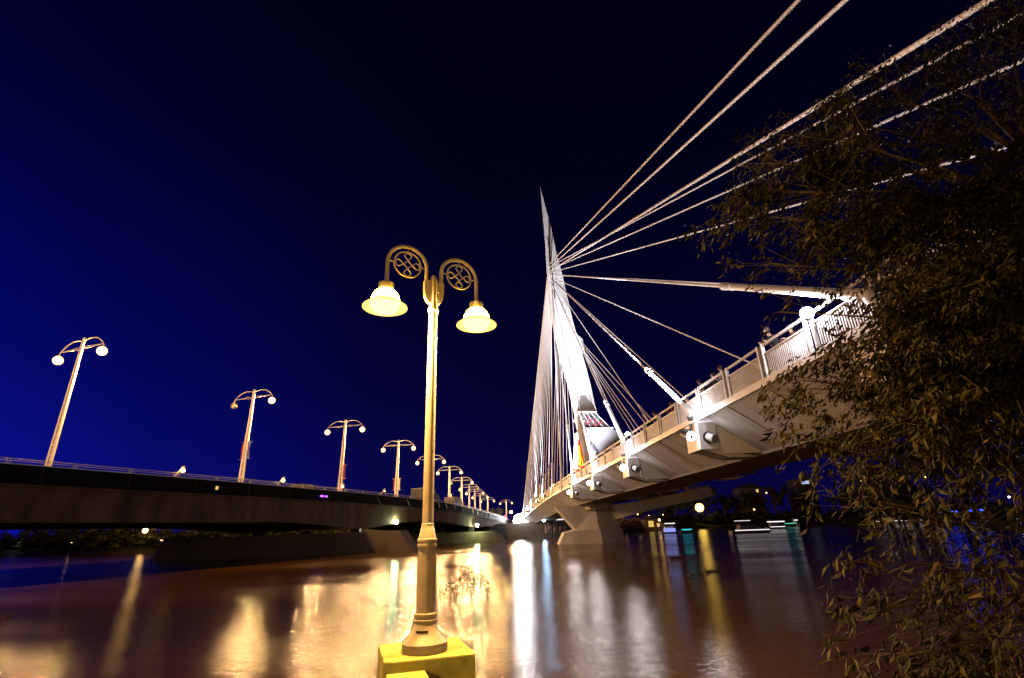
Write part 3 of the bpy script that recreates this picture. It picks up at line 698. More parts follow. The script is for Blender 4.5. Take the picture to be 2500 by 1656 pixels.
m = MB(); m.lathe([(.084, .32), (.084, .86), (.093, .865), (.093, .885), (.087, .89), (.087, .905), (.093, .91), (.093, .93), (.083, .936), (.062, 1.035), (.059, 1.04), (.059, 1.065), (.054, 1.07), (.050, 2.2), (.047, 3.25), (.047, 3.30), (.060, 3.305), (.062, 3.325), (.048, 3.345), (.046, 3.40), (.04, 3.41), (.04, 3.70), (.032, 3.74), (.012, 3.765), (.001, 3.77)], B, 36); post_ = m.build('post', MT['cream'], fl, smooth=True)
m = MB(); m.box(B + Vector((.086, -.01, .62)), (.012, .05, .34)); m.build('access_door', MT['cream'], post_, bevel=.003)
m = MB()
for k in range(22): m.sphere(B + Vector((.053, -.018 + .006 * math.sin(k * 2.1), 1.25 + k * .11 + .03 * math.sin(k * 5))), .0055, 6, 4)
m.build('paint_drip', MT['cream'], post_)
ad = Vector((math.cos(R(29)), math.sin(R(29)), 0))
br = MB()
for s_ in (-1, 1):
    rings = []
    for (d0, d1, z) in ((.02, .055, 3.395), (.02, .085, 3.42), (.02, .108, 3.47), (.02, .118, 3.55), (.02, .118, 3.66), (.06, .112, 3.672)):
        P = B + Vector((0, 0, z)); pv = Vector((-ad.y, ad.x, 0)) * .028
        rings.append([P + ad * s_ * d0 + pv, P + ad * s_ * d1 + pv * .9, P + ad * s_ * d1 - pv * .9, P + ad * s_ * d0 - pv])
    br.loft(rings)
br.build('bracket', MT['cream'], fl, smooth=True)
for s_ in (-1, 1):
    A = ad * s_; z0 = 3.66; ri, ro = .09, .55; rc = (ri + ro) / 2; rr = (ro - ri) / 2
    pts = [B + A * ri + Vector((0, 0, z0))] + [B + A * ri + Vector((0, 0, z0 + .06))]
    zc = z0 + .155
    for k in range(17):
        a = math.pi * k / 16; pts.append(B + A * (rc - rr * math.cos(a)) + Vector((0, 0, zc + rr * math.sin(a))))
    pts += [B + A * ro + Vector((0, 0, zc - .1)), B + A * ro + Vector((0, 0, zc - .30))]
    m = MB(); m.tube(pts, .0215, 12); arm = m.build('arm', MT['cream'], fl, smooth=True)
    # ornament: ring with a four-looped knot
    oc = B + A * rc + Vector((0, 0, zc + .005)); r0 = .158
    m = MB(); n_ = 36
    m.tube([oc + A * (r0 * math.cos(2 * math.pi * k / n_)) + Vector((0, 0, r0 * math.sin(2 * math.pi * k / n_))) for k in range(n_ + 1)], .0085, 8, False)
    kn = []
    for k in range(121):
        a = 2 * math.pi * k / 120
        rk = .088 * (1 + .62 * math.cos(4 * a)); ph = a - .62 * math.sin(4 * a) * 1.15
        kn.append(oc + A * (rk * math.cos(ph)) + Vector((0, 0, rk * math.sin(ph))))
    m.tube(kn, .0075, 6, False)
    for (dx, dzz, ex, ez) in ((-r0, .0, -rr, .0), (r0, 0, rr, 0), (0, r0, 0, rr)): m.tube([oc + A * dx + Vector((0, 0, dzz)), oc + A * ex + Vector((0, 0, ez))], .008, 6)
    m.build('ornament', MT['cream'], arm, smooth=True)
    hc = B + A * ro + Vector((0, 0, zc - .30))
    m = MB(); m.lathe([(.022, .04), (.03, .03), (.078, .012), (.084, 0), (.08, -.045), (.086, -.06), (.086, -.068), (.02, -.068)], hc, 28); cap_ = m.build('lamp_cap', MT['cream'], arm, smooth=True)
    m = MB(); m.lathe([(.08, -.07), (.118, -.10), (.145, -.15), (.156, -.205), (.158, -.215)], hc, 32, False); m.build('glass_dome', MT['foredome'], arm, smooth=True)
    m = MB(); m.lathe([(.158, -.222), (.15, -.27), (.12, -.31), (.06, -.33), (.002, -.335)], hc, 32, False); gb = m.build('glass_bowl', MT['forelamp'], arm, smooth=True)
    lamp('lamp_light', 'POINT', hc + Vector((0, 0, -.50)), 820, (1.0, .55, .13), gb, .05)
    m = MB(); m.lathe([(.162, -.212), (.20, -.245), (.232, -.268), (.235, -.275), (.226, -.276), (.19, -.252), (.162, -.222)], hc, 36, False); m.build('glass_brim', MT['foreglow'], arm, smooth=True)

dup(fl, (-3.2, -7.5, -1.62), R(20), 'matching ornamental lamp post farther along the walk behind the camera')
# ------------------------------------------------------------------ people at the footbridge rail
def skin_mesh(name, pts, edges, rads, sub=1):
    me = bpy.data.meshes.new(name); me.from_pydata(pts, edges, []); o = bpy.data.objects.new(name, me); C.objects.link(o)
    md = o.modifiers.new('skin', 'SKIN'); md.use_smooth_shade = True
    sv = me.skin_vertices[0].data
    for i, r_ in enumerate(rads): sv[i].radius = (r_, r_); sv[i].use_root = (i == 0)
    sd = o.modifiers.new('sub', 'SUBSURF'); sd.levels = sub; sd.render_levels = sub
    dg = bpy.context.evaluated_depsgraph_get(); ev = o.evaluated_get(dg)
    nm = bpy.data.meshes.new_from_object(ev); nm.name = name
    bpy.data.objects.remove(o); bpy.data.meshes.remove(me)
    return nm
def pose(lean, reach, stride):
    # x is forward; joints of one figure
    P = {}
    P['pel'] = (0, 0, .93); P['wai'] = (lean * .12, 0, 1.10); P['che'] = (lean * .35, 0, 1.32); P['nec'] = (lean * .5, 0, 1.50); P['hd0'] = (lean * .58 + .02, 0, 1.58); P['hd1'] = (lean * .64 + .03, 0, 1.68); P['hd2'] = (lean * .66 + .01, 0, 1.75)
    for s_, n_ in ((-1, 'r'), (1, 'l')):
        P['sh' + n_] = (lean * .42, s_ * .19, 1.43)
        if reach: P['el' + n_] = (lean * .42 + .12, s_ * .24, 1.18); P['wr' + n_] = (lean * .42 + .36, s_ * .14, 1.24)
        else: P['el' + n_] = (lean * .3 - .03, s_ * .25, 1.14); P['wr' + n_] = (lean * .3 + .06, s_ * .26, .90)
        P['hi' + n_] = (0, s_ * .1, .88); P['kn' + n_] = (.05 + s_ * stride * .15, s_ * .11, .50); P['an' + n_] = (-.03 + s_ * stride * .25, s_ * .11, .09); P['to' + n_] = (.15 + s_ * stride * .25, s_ * .12, .035)
    return P
def body_mesh(P):
    names = ['pel', 'wai', 'che', 'nec', 'hd0', 'hd1', 'hd2']; rad = [.13, .12, .14, .055, .075, .085, .05]; pts = [P[n] for n in names]; ed = [(i, i + 1) for i in range(6)]
    def add(p, r_, to): pts.append(p); rad.append(r_); ed.append((to, len(pts) - 1)); return len(pts) - 1
    add((P['hd1'][0] + .105, 0, P['hd1'][2] - .035), .014, 5)
    for n in 'rl':
        a = add(P['sh' + n], .062, 2); a = add(P['el' + n], .042, a); w_ = add(P['wr' + n], .028, a)
        d = (Vector(P['wr' + n]) - Vector(P['el' + n])).normalized(); pv = Vector((-d.y, d.x, 0)).normalized() if abs(d.z) < .9 else Vector((1, 0, 0))
        pm = Vector(P['wr' + n]) + d * .06; pm_i = add(tuple(pm), .03, w_)
        for k, L in enumerate((.07, .085, .08, .06)):
            b0 = pm + pv * (.028 - .0185 * k) + d * .03; i0 = add(tuple(b0), .0095, pm_i); add(tuple(b0 + d * L * .8 + Vector((0, 0, -.025))), .008, i0)
        i0 = add(tuple(pm + pv * .045 - d * .01), .011, pm_i); add(tuple(pm + pv * .06 + d * .035), .009, i0)
        h0 = add(P['hi' + n], .095, 0); k0 = add(P['kn' + n], .062, h0); a0 = add(P['an' + n], .042, k0); add(P['to' + n], .035, a0)
    return skin_mesh('body', pts, ed, rad)
def jacket_mesh(P):
    names = ['pel', 'wai', 'che', 'nec']; pts = [Vector(P['pel']) + Vector((0, 0, -.02)), P['wai'], P['che'], Vector(P['nec']) + Vector((0, 0, -.035))]; rad = [.155, .15, .172, .08]; ed = [(0, 1), (1, 2), (2, 3)]
    for n in 'rl':
        pts.append(P['sh' + n]); rad.append(.082); ed.append((2, len(pts) - 1)); pts.append(P['el' + n]); rad.append(.06); ed.append((len(pts) - 2, len(pts) - 1)); pts.append(P['wr' + n]); rad.append(.043); ed.append((len(pts) - 2, len(pts) - 1))
    return skin_mesh('jacket', [tuple(p) for p in pts], ed, rad)
def trouser_mesh(P):
    pts = [(0, 0, .96)]; rad = [.15]; ed = []
    for n in 'rl':
        a = len(pts); pts += [P['hi' + n], P['kn' + n], P['an' + n]]; rad += [.115, .08, .065]; ed += [(0, a), (a, a + 1), (a + 1, a + 2)]
    return skin_mesh('trousers', pts, ed, rad)
POSES = []
for l_, rch, st in ((.55, True, .2), (.22, True, .5), (.05, False, .6)):
    P = pose(l_, rch, st); POSES.append((P, body_mesh(P), jacket_mesh(P), trouser_mesh(P)))
def person(x, y, rz, pi, jk, tr, sc, lab):
    P, b, j, t_ = POSES[pi]; k = thing('person', (x, y, dz(y) + .02), lab, 'person', 'people at the footbridge railing', rz); k.scale = (sc, sc, sc)
    def part(n, me, m_):
        me = me.copy(); me.materials.clear(); me.materials.append(m_); o = bpy.data.objects.new(n, me); C.objects.link(o); o.parent = k; return o
    part('body', b, MT['skin']); part('jacket', j, MT[jk]); part('trousers', t_, MT[tr])
    m = MB(); hc = Vector(P['hd1']) + Vector((-.03, 0, .025)); m.loft([[hc + Vector((.112 * math.cos(a) * c_ - (1 - c_) * .0, .1 * math.sin(a) * c_, z)) for a in [2 * math.pi * q / 12 for q in range(12)]] for z, c_ in ((-.09, .78), (-.02, 1.0), (.05, .98), (.10, .72), (.125, .25))]); m.build('hair', MT['hair'], k, local=True, smooth=True)
    m = MB()
    for s_ in (-1, 1): m.sphere(Vector(P['hd1']) + Vector((.086, s_ * .033, .0)), .011, 6, 4)
    m.build('eyes', MT['tyre'], k, local=True)
W = math.pi
person(10.62, 16.6, W + .2, 0, 'cl_black', 'cl_jean', 1.06, 'tall person in black leaning over the rail beside the brilliant white lamp')
person(10.60, 15.5, W - .3, 1, 'cl_brown', 'cl_jean', .88, 'short person in brown closest to the brilliant white lamp')
person(10.65, 23.1, W + .4, 0, 'cl_brown', 'cl_black', 1.0, 'person with brown jacket leaning over the rail left of the black-clad pair')
person(10.72, 21.9, W - .1, 1, 'cl_black', 'cl_jean', 1.02, 'person in black standing by a rail post, second from the lone leaner')
person(10.68, 20.7, W + .1, 0, 'cl_pale', 'cl_jean', .98, 'person in pale top bent over the rail between two post pairs')
person(10.6, 27.3, W - .2, 1, 'cl_red', 'cl_jean', .98, 'person in red behind the thick cable sleeve of the nearest anchor block')
person(10.62, 30.0, W + .3, 0, 'cl_grey', 'cl_black', 1.0, 'person in grey leaning on the rail just left of the thick cable sleeve')
person(10.62, 37.6, W - .3, 1, 'cl_black', 'cl_jean', 1.0, 'person in black beside the white lamp above the second anchor block')
person(10.64, 41.2, W + .2, 2, 'cl_grey', 'cl_jean', 1.0, 'person in grey standing behind the rail below the restaurant windows')
person(10.64, 48.0, W + .1, 1, 'cl_brown', 'cl_jean', 1.0, 'small distant person at the rail below the row of vent slots')
person(10.64, 51.0, W - .1, 2, 'cl_black', 'cl_jean', 1.0, 'small distant person in black right of the neon sign')

# ------------------------------------------------------------------ foreground tree
rnd = random.Random(11)
def leaf(m, p, d, L, W_):
    d = d.normalized(); a = Vector((rnd.uniform(-1, 1), rnd.uniform(-1, 1), rnd.uniform(-1, 1))); s_ = d.cross(a)
    if s_.length < .05: s_ = d.orthogonal()
    s_.normalize(); n = d.cross(s_) * L * .10
    m.add([p, p + d * L * .4 + s_ * W_ + n, p + d * L, p + d * L * .4 - s_ * W_ + n, p + d * L * .45], [(0, 1, 4), (1, 2, 4), (0, 4, 3), (4, 2, 3)])
CL = [(4.64, 5.41, 2.18, 0.41, 0.1), (4.95, 5.25, 2.27, 0.45, 0.49), (5.4, 5.25, 2.37, 0.49, 0.49), (4.56, 5.25, 1.66, 0.41, 0.66), (4.88, 5.08, 1.55, 0.49, 1.4), (5.3, 5.08, 1.55, 0.49, 1.4), (5.62, 5.08, 1.49, 0.49, 1.4), (4.09, 5.08, 0.98, 0.37, 0.62), (4.65, 5.08, 0.87, 0.45, 1.3), (5.08, 4.92, 0.75, 0.49, 1.3), (6.24, 5.08, 2.29, 0.49, 1.4), (5.73, 5.08, 2.29, 0.49, 1.4), (4.75, 5.08, 4.7, 0.49, 0.5), (4.01, 6.23, 5.26, 0.45, 0.22), (4.93, 6.4, 5.99, 0.49, 0.31), (5.65, 6.23, 6.18, 0.49, 0.44), (6.46, 6.07, 6.47, 0.57, 0.5), (7.35, 5.9, 6.75, 0.57, 0.55), (8.3, 5.74, 7.04, 0.66, 0.55), (9.19, 5.74, 7.82, 0.57, 0.9), (3.73, 6.07, 4.22, 0.45, 0.44), (4.31, 5.9, 4.46, 0.49, 0.64), (5.34, 6.07, 4.9, 0.53, 1), (6.03, 5.9, 4.99, 0.57, 0.55), (7.11, 5.9, 5.47, 0.57, 0.61), (7.96, 5.74, 5.65, 0.66, 0.66), (3.92, 6.07, 3.4, 0.41, 0.13), (4.59, 5.9, 3.63, 0.49, 0.56), (5.28, 5.74, 3.72, 0.53, 0.9), (6.14, 5.74, 3.99, 0.57, 1.1), (7.11, 5.74, 4.27, 0.61, 1.3), (7.89, 5.74, 4.49, 0.57, 1.3), (4.1, 6.23, 2.71, 0.33, 0.02), (4.9, 5.9, 2.98, 0.41, 0.03), (5.57, 5.74, 2.96, 0.49, 0.32), (6.36, 5.74, 3.07, 0.57, 1.3), (7.17, 5.74, 3.2, 0.57, 1.4), (5.26, 5.74, 2.14, 0.41, 0.24), (5.85, 5.74, 2.13, 0.53, 0.42), (6.58, 5.74, 2.12, 0.57, 1.4), (3.99, 5.9, 1.62, 0.33, 0.35), (4.44, 5.74, 1.41, 0.41, 0.37), (5.12, 5.74, 1.39, 0.49, 1.1), (5.67, 5.58, 1.29, 0.57, 1.4), (6.31, 5.58, 1.22, 0.57, 1.4), (3.67, 5.9, 0.96, 0.29, 0.16), (4.03, 5.74, 0.83, 0.37, 0.32), (4.45, 5.58, 0.65, 0.45, 1), (4.95, 5.41, 0.52, 0.49, 1.1), (5.59, 5.41, 0.47, 0.53, 1.2), (3.67, 5.58, 0.23, 0.29, 0.14), (3.98, 5.41, 0.08, 0.33, 0.2), (4.34, 5.25, -0.05, 0.41, 0.6), (4.92, 5.25, -0.15, 0.45, 0.6), (5.39, 5.25, -0.2, 0.41, 0.7), (3.31, 5.08, -0.39, 0.23, 0.16), (3.69, 5.08, -0.51, 0.31, 0.8), (4.03, 4.92, -0.54, 0.41, 1), (4.51, 4.92, -0.63, 0.45, 1.2), (4.87, 4.92, -0.71, 0.41, 1.2), (3.26, 4.76, -0.76, 0.23, 0.23), (3.65, 4.76, -0.9, 0.34, 1), (4.11, 4.76, -0.98, 0.41, 1.2), (4.51, 4.76, -1.09, 0.41, 1.2), (3.28, 4.59, -1.09, 0.18, 0.4), (3.65, 4.59, -1.22, 0.33, 1), (4.1, 4.59, -1.33, 0.41, 1.2)]
tr = thing('leafy_tree', (8.0, 5.4, -1.7), 'large dark leafy tree filling the right edge in front of the footbridge', 'tree')
m = MB(); T0 = Vector((8.0, 5.4, -1.7))
trunk_pts = [T0, T0 + Vector((-.1, .05, 1.4)), T0 + Vector((-.05, .1, 3.0)), T0 + Vector((.1, .15, 5.2)), T0 + Vector((.3, .2, 7.5))]
m.tube(trunk_pts, [.26, .21, .18, .13, .06], 12)
m.build('trunk', MT['bark'], tr, smooth=True)
bm_ = MB(); lm = MB()
LDIR = Vector((-.62, -.10, -.72))
for (x, y, z, r_, dens) in CL:
    c = Vector((x, y, z)); dens = dens * (.42 if z < .35 else (.8 if z < 1.5 else (1.3 if x < 5.0 else 2.1)))
    zs = max(-.6, min(5.4, z - (8.0 - x) * .35 + 1.0)); tpt = T0 + Vector((0, .1, zs + 1.0))
    mid = tpt.lerp(c, .55) + Vector((rnd.uniform(-.2, .2), rnd.uniform(-.2, .2), .25))
    bm_.tube([tpt, mid, c], [.04, .018, .006], 6)
    for q in range(int(3 + 21 * dens)):
        a = c + Vector((rnd.gauss(0, .5), rnd.gauss(0, .5), rnd.gauss(0, .5))) * r_
        e_ = a + Vector((rnd.gauss(-.35, .3), rnd.gauss(0, .25), rnd.gauss(-.30, .3))) * r_ * 1.4
        st = mid.lerp(c, rnd.uniform(.3, 1)); bm_.tube([st, a, e_], [.005, .003, .0015], 4, False)
        hi = z > 1.0
        for w_ in range(int((40 if hi else 17) * (.5 + dens * .6))):
            p = a.lerp(e_, rnd.random()) + Vector((rnd.gauss(0, .05), rnd.gauss(0, .06), rnd.gauss(0, .05)))
            jt = .28 if hi else .5
            d = LDIR + Vector((rnd.gauss(0, jt), rnd.gauss(0, .5), rnd.gauss(0, jt)))
            L = rnd.uniform(.05, .135) if hi else rnd.uniform(.035, .17); leaf(lm, p, d, L, L * (rnd.uniform(.12, .2) if hi else rnd.uniform(.12, .2)))
bm_.build('limbs', MT['bark'], tr)
lm.build('crown', MT['leaf'], tr, fix=False)

# ------------------------------------------------------------------ plants and drifting branches in the water
def shrub(x, y, sz, n, lab, leaves=True):
    k = thing('flooded_shrub', (x, y, WZ), lab, 'shrub')
    s_ = MB(); l_ = MB()
    for i in range(n):
        a = Vector((x + rnd.gauss(0, .35) * sz, y + rnd.gauss(0, .2) * sz, WZ - .15)); hgt = rnd.uniform(.35, 1.0) * sz
        b = a + Vector((rnd.gauss(0, .22), rnd.gauss(0, .15), 1)) * hgt; mid = a.lerp(b, .5) + Vector((rnd.gauss(0, .06), 0, 0)) * sz
        s_.tube([a, mid, b], [.010, .007, .004], 5)
        if leaves:
            for q in range(int(24 * sz)):
                p = mid.lerp(b, rnd.random() ** .6) + Vector((rnd.gauss(0, .09), rnd.gauss(0, .08), rnd.gauss(0, .07))) * sz
                leaf(l_, p, Vector((rnd.gauss(0, 1), rnd.gauss(0, 1), rnd.gauss(0, .6))), .085 * sz ** .5, .026)
    s_.build('stems', MT['bark'], k)
    if leaves: l_.build('foliage', MT['leafw'], k, fix=False)
shrub(-1.35, 20.2, .85, 5, 'small flooded shrub with leafy twigs left, just right of the lamp post')
shrub(-.62, 19.8, 1.25, 8, 'taller flooded shrub with leafy stems standing in the bright water')
shrub(-.05, 20.4, .7, 4, 'thin sparse flooded twig plant beside the taller shrub')
def drift(x, y, L, lab):
    m = MB(); rz = rnd.uniform(-.15, .15); p = Vector((x, y, WZ + .02)); pts = [p]
    for i in range(6): p = p + Vector((L / 6, rnd.gauss(0, .1), rnd.gauss(0, .03))); pts.append(p)
    m.tube(pts, [.045, .05, .045, .04, .03, .02, .01], 6)
    for q in range(6):
        a = pts[rnd.randrange(1, 6)]; m.tube([a, a + Vector((rnd.gauss(.1, .25), rnd.gauss(0, .2), rnd.uniform(.08, .4)))], [.016, .006], 5)
    tag(m.build('drifting_branch', MT['bark'], loc=(x + L / 2, y, WZ)), lab, 'branch', 'branches drifting on the river')
drift(12.4, 36.8, 2.6, 'bare branch drifting on the pale reflection nearer the pier')
drift(10.3, 25.6, 1.8, 'bare branch floating on the bright reflection left of the tree')
drift(8.6, 23.6, .9, 'short twig sticking up from the water left of the longer floating branch')
drift(-16.2, 19.6, .5, 'tiny twig sticking out of the water at the left edge')

# ------------------------------------------------------------------ far bank : lamps, trees, buildings, crowd, boats
def bank_lamp(x, y, z, r_, m_, lab, power=None):
    b = bank_z(x, y); k = thing('bank_lamp', (x, y, b), lab, 'lamp', 'lamps along the far bank')
    m = MB(); m.tube([(x, y, b - .3), (x, y, z - r_ * .8)], [.09, .06], 6); m.lathe([(.16, -.1), (.2, 0), (.05, .12)], (x, y, z + r_), 8); m.build('post', MT['dark'], k)
    m = MB(); m.sphere((x, y, z), r_, 12, 7); m.build('lamp_globe', m_, k, smooth=True)
bank_lamp(88.5, 217, 5.7, 1.7, MT['star'], 'brilliant yellow lamp on the far bank right of the pier')
bank_lamp(12.6, 118.5, 1.58, .30, MT['bluel'], 'bluish white lamp below the far end of the footbridge')
bank_lamp(52.7, 161.5, 1.05, .34, MT['small'], 'round amber lamp above the crowd on the far bank')
bank_lamp(-73.5, 119, 2.2, .5, MT['bankl'], 'strong warm lamp on the left far bank under the road bridge')
bank_lamp(-130, 155.5, .9, .26, MT['bankw'], 'white lamp on the left far bank nearest the left edge')
bank_lamp(-122, 155.5, -.1, .28, MT['bankw'], 'second white lamp on the left far bank, low by the water')
bank_lamp(-97, 131, .4, .14, MT['small'], 'faint amber lamp on the left far bank under the girder')
bank_lamp(-72, 123, .1, .2, MT['small'], 'low amber lamp beside the pale pier end on the left bank')
bank_lamp(120, 220, 10.9, .26, MT['small'], 'small amber lamp above the dark trees right of the star lamp')
bank_lamp(113.5, 220.5, 4.3, .3, MT['small'], 'amber lamp in a garden below the far house')
bank_lamp(168, 191, 13.2, .36, MT['small'], 'high reddish amber lamp seen through the foreground leaves')
bank_lamp(187, 180, 4.8, .3, MT['bankw'], 'greenish white lamp at the far right among the leaves')
bank_lamp(160, 183, 5.6, .14, MT['small'], 'tiny amber lamp above the blue lights on the right bank')
bank_lamp(66, 197, 3.1, .16, MT['small'], 'tiny amber lamp left of the brilliant yellow lamp')
# bridge-end floodlight and signals
k = thing('bridge_end_floodlight', (9.1, 151, -.2), 'dazzling white floodlight at the far end of the footbridge', 'floodlight')
m = MB(); m.box((9.1, 151.2, .9), (.3, .3, 2.4)); m.box((9.1, 151.3, 2.1), (1.2, .3, 1.0)); m.build('stand', MT['dark'], k)
m = MB()
m.sphere((9.1, 149.8, 2.0), 1.8, 14, 8); m.build('lamp_globe', MT['flare'], k, smooth=True)
for (x, y, z, r_, m_, lab) in ((8.75, 133, 3.3, .34, MT['floodw'], 'smaller white floodlight above the dazzling one, lower of a pair'), (9.2, 121, 4.2, .28, MT['floodw'], 'small white floodlight at the foot of the back stay cables')):
    k = thing('deck_end_floodlight', (x + .6, y, dz(y)), lab, 'floodlight')
    m = MB(); m.box((x + .35, y + .2, dz(y) + .4), (.5, .2, .9)); m.build('stand', MT['dark'], k)
    m = MB(); m.sphere((x, y, z), r_, 12, 7); m.build('lamp_globe', m_, k, smooth=True)
for (x, y, z, r_, m_, lab) in ((9.6, 213, 6.3, .55, MT['bankl'], 'orange lamp glare over the road left of the footbridge end'), (6.8, 200, 4.4, .42, MT['tail'], 'red traffic signal glow at the road bridge end')):
    k = thing('road_end_lamp', (x, y, 1.4), lab, 'lamp')
    m = MB(); m.tube([(x, y, 0.5), (x, y, z - r_ * .7)], .09, 6); m.box((x, y + r_ * .8, z), (.5, .2, .9)); m.build('post', MT['dark'], k)
    m = MB(); m.sphere((x, y, z), r_, 12, 7); m.build('lamp_globe', m_, k, smooth=True)

def make_tree(h, w_, seed):
    r = random.Random(seed); k = thing('bank_tree', (0, 0, 0), 'x', 'tree', 'trees along the far bank')
    m = MB(); m.tube([(0, 0, -.5), (.1, 0, h * .3), (0, .1, h * .6), (0, 0, h * .85)], [w_ * .05, w_ * .04, w_ * .025, .03], 7)
    tips = []
    for i in range(9):
        a = r.uniform(0, 6.28); z0 = h * r.uniform(.25, .6); e_ = Vector((math.cos(a) * w_ * r.uniform(.25, .45), math.sin(a) * w_ * r.uniform(.25, .45), z0 + h * r.uniform(.08, .35)))
        m.tube([(0, 0, z0), tuple(Vector((0, 0, z0)).lerp(e_, .5) + Vector((0, 0, .2))), e_], [w_ * .02, w_ * .012, .02], 5); tips.append(e_)
    m.build('trunk', MT['bark'], k, local=True)
    l_ = MB()
    for i in range(34):
        b = r.choice(tips + [Vector((0, 0, h * .8)), Vector((0, 0, h * .62))]); c = b + Vector((r.gauss(0, .11) * w_, r.gauss(0, .11) * w_, r.gauss(0.02, .07) * h)); rr = w_ * r.uniform(.07, .16)
        for q in range(36):
            d = Vector((r.gauss(0, 1), r.gauss(0, 1), r.gauss(0, 1))).normalized(); p = c + d * rr * r.uniform(.6, 1.1); s_ = .05 * w_ * r.uniform(.6, 1.3)
            u_ = d.orthogonal().normalized(); v_ = d.cross(u_); a = r.uniform(0, 6.28); u2 = u_ * math.cos(a) + v_ * math.sin(a); v2 = d.cross(u2) + d * r.uniform(-.5, .5)
            l_.add([p - u2 * s_, p - v2 * s_ * .6, p + u2 * s_, p + v2 * s_ * .6], [(0, 1, 2, 3)])
    l_.build('crown', MT['leafd'], k, local=True, fix=False); return k
protos = [make_tree(9.5, 8, 1), make_tree(11, 9, 2), make_tree(8, 9, 5)]
used = [False] * 3
ORD = ['first', 'second', 'third', 'fourth', 'fifth', 'sixth', 'seventh', 'eighth', 'ninth', 'tenth', 'eleventh', 'twelfth', 'thirteenth', 'fourteenth', 'fifteenth', 'sixteenth']
def place_tree(i, x, y, s_, lab):
    z = bank_z(x, y) - .1; rz = rnd.uniform(0, 6.28)
    if not used[i]:
        used[i] = True; o = protos[i]; o.location = (x, y, z); o.rotation_euler = (0, 0, rz); o.scale = (s_, s_, s_); o['label'] = lab
    else: dup(protos[i], (x, y, z), rz, lab, 'trees along the far bank', (s_, s_, s_))
RT = [(34, 176, .55), (44, 186, .7), (55, 196, .75), (63, 206, .85), (72, 213, .95), (81, 226, 1.1), (90, 228, 1.0), (98, 232, 1.15), (108, 236, 1.25), (118, 230, 1.2), (126, 226, 1.1), (136, 221, 1.2), (146, 210, 1.15), (157, 200, 1.1), (170, 200, 1.3), (186, 195, 1.3)]
for i, (x, y, s_) in enumerate(RT): place_tree(i % 3, x, y, s_, '%s dark tree from the pier along the right far bank' % ORD[i])
LT = [(-150, 172, .8), (-136, 168, .7), (-122, 163, .75), (-106, 152, .6), (-95, 144, .62), (-84, 136, .55), (-70, 130, .5), (-56, 132, .6)]
for i, (x, y, s_) in enumerate(LT): place_tree((i + 1) % 3, x, y, s_, '%s dark tree from the left edge on the bank under the road bridge' % ORD[i])
for (x, y, s_, lab) in ((21, 136, .42, 'bushy tree by the lit pavilion left of the footbridge pier'), (42.5, 158, .30, 'small round tree standing in the crowd right of the pier'), (2, 146, .5, 'dark tree behind the far end of the road bridge')): place_tree(2, x, y, s_, lab)
bush = thing('bank_bush', (0, 0, 0), 'x', 'bush', 'bushes along the far bank'); l_ = MB(); r = random.Random(9)
for i in range(60):
    c = Vector((r.gauss(0, 2.6), r.gauss(0, .9), r.uniform(.2, 3.2) * (1 - .04 * i / 60)))
    for q in range(26):
        d = Vector((r.gauss(0, 1), r.gauss(0, 1), r.gauss(0, 1))).normalized(); p = c + d * r.uniform(.3, .9); t_ = d.orthogonal().normalized() * r.uniform(.15, .4); b_ = d.cross(t_)
        l_.add([p - t_, p - b_ * .7, p + t_, p + b_ * .7], [(0, 1, 2, 3)])
l_.build('foliage', MT['leafd'], bush, local=True, fix=False)
m = MB()
for i in range(6): m.tube([(-2.5 + i, 0, -.4), (-2.6 + i * 1.05, .1, 2.0)], [.08, .03], 5)
m.build('stems', MT['bark'], bush, local=True)
BL = [(-165, 170), (-152, 163), (-141, 160), (-131, 158), (-121, 153), (-111, 146), (-102, 140), (-93, 133), (-85, 127), (-77, 122), (-67, 121), (-57, 121), (-47, 121), (-37, 120)]
BR = [(66, 203), (74, 207), (82, 213), (91, 219), (101, 222), (110, 220), (120, 216), (130, 214), (140, 203), (150, 193), (160, 190), (172, 188), (184, 185)]
for side, L_, txt in ((0, BL, '%s low dark bush from the left edge on the bank under the road bridge'), (1, BR, '%s low dark bush along the right far bank below the tall trees')):
    for i, (x, y) in enumerate(L_):
        sc = .9 + .35 * ((i * 37) % 10) / 10
        if side == 0 and i == 0: bush.location = (x, y, bank_z(x, y)); bush.scale = (1.5, 1.2, 1.1); bush['label'] = txt % ORD[0]
        else: dup(bush, (x, y, bank_z(x, y)), rnd.uniform(-.3, .3), txt % ORD[i], 'bushes along the far bank', (1.5 * sc, 1.2, 1.15 * sc if side == 0 else 1.0 * sc))
def building(x, y, wd, dp, hgt, m_, wins, lab, cat='building', roof=True, z0=None):
    b = bank_z(x, y) if z0 is None else z0; k = thing('far_building', (x, y, b), lab, cat)
    m = MB(); m.box((x, y, b + hgt / 2 - .5), (wd, dp, hgt + 1)); m.build('wall', m_, k)
    if roof:
        m = MB(); m.prism([(x - wd / 2 - .4, b + hgt + .003), (x + wd / 2 + .4, b + hgt + .003), (x, b + hgt + wd * .22)], y - dp / 2 - .3, y + dp / 2 + .3); m.build('roof', MT['roof'], k)
    for (dx, zz, ww, hh, wm_) in wins:
        m = MB(); m.box((x + dx, y - dp / 2 - .03, b + zz), (ww, .08, hh)); f = m.build('window', MT[wm_], k)
        m = MB(); m.box((x + dx, y - dp / 2 - .06, b + zz), (.08, .06, hh)); m.box((x + dx, y - dp / 2 - .06, b + zz), (ww, .06, .08)); m.build('window_frame', MT['wall'], f)
building(53.5, 172, 5.5, 5, 4.0, MT['wall'], [(-1.0, 2.6, 1.6, 1.8, 'winy'), (1.4, 2.2, 1.0, 1.0, 'winl')], 'small building with a bright yellow lit front behind the crowd')
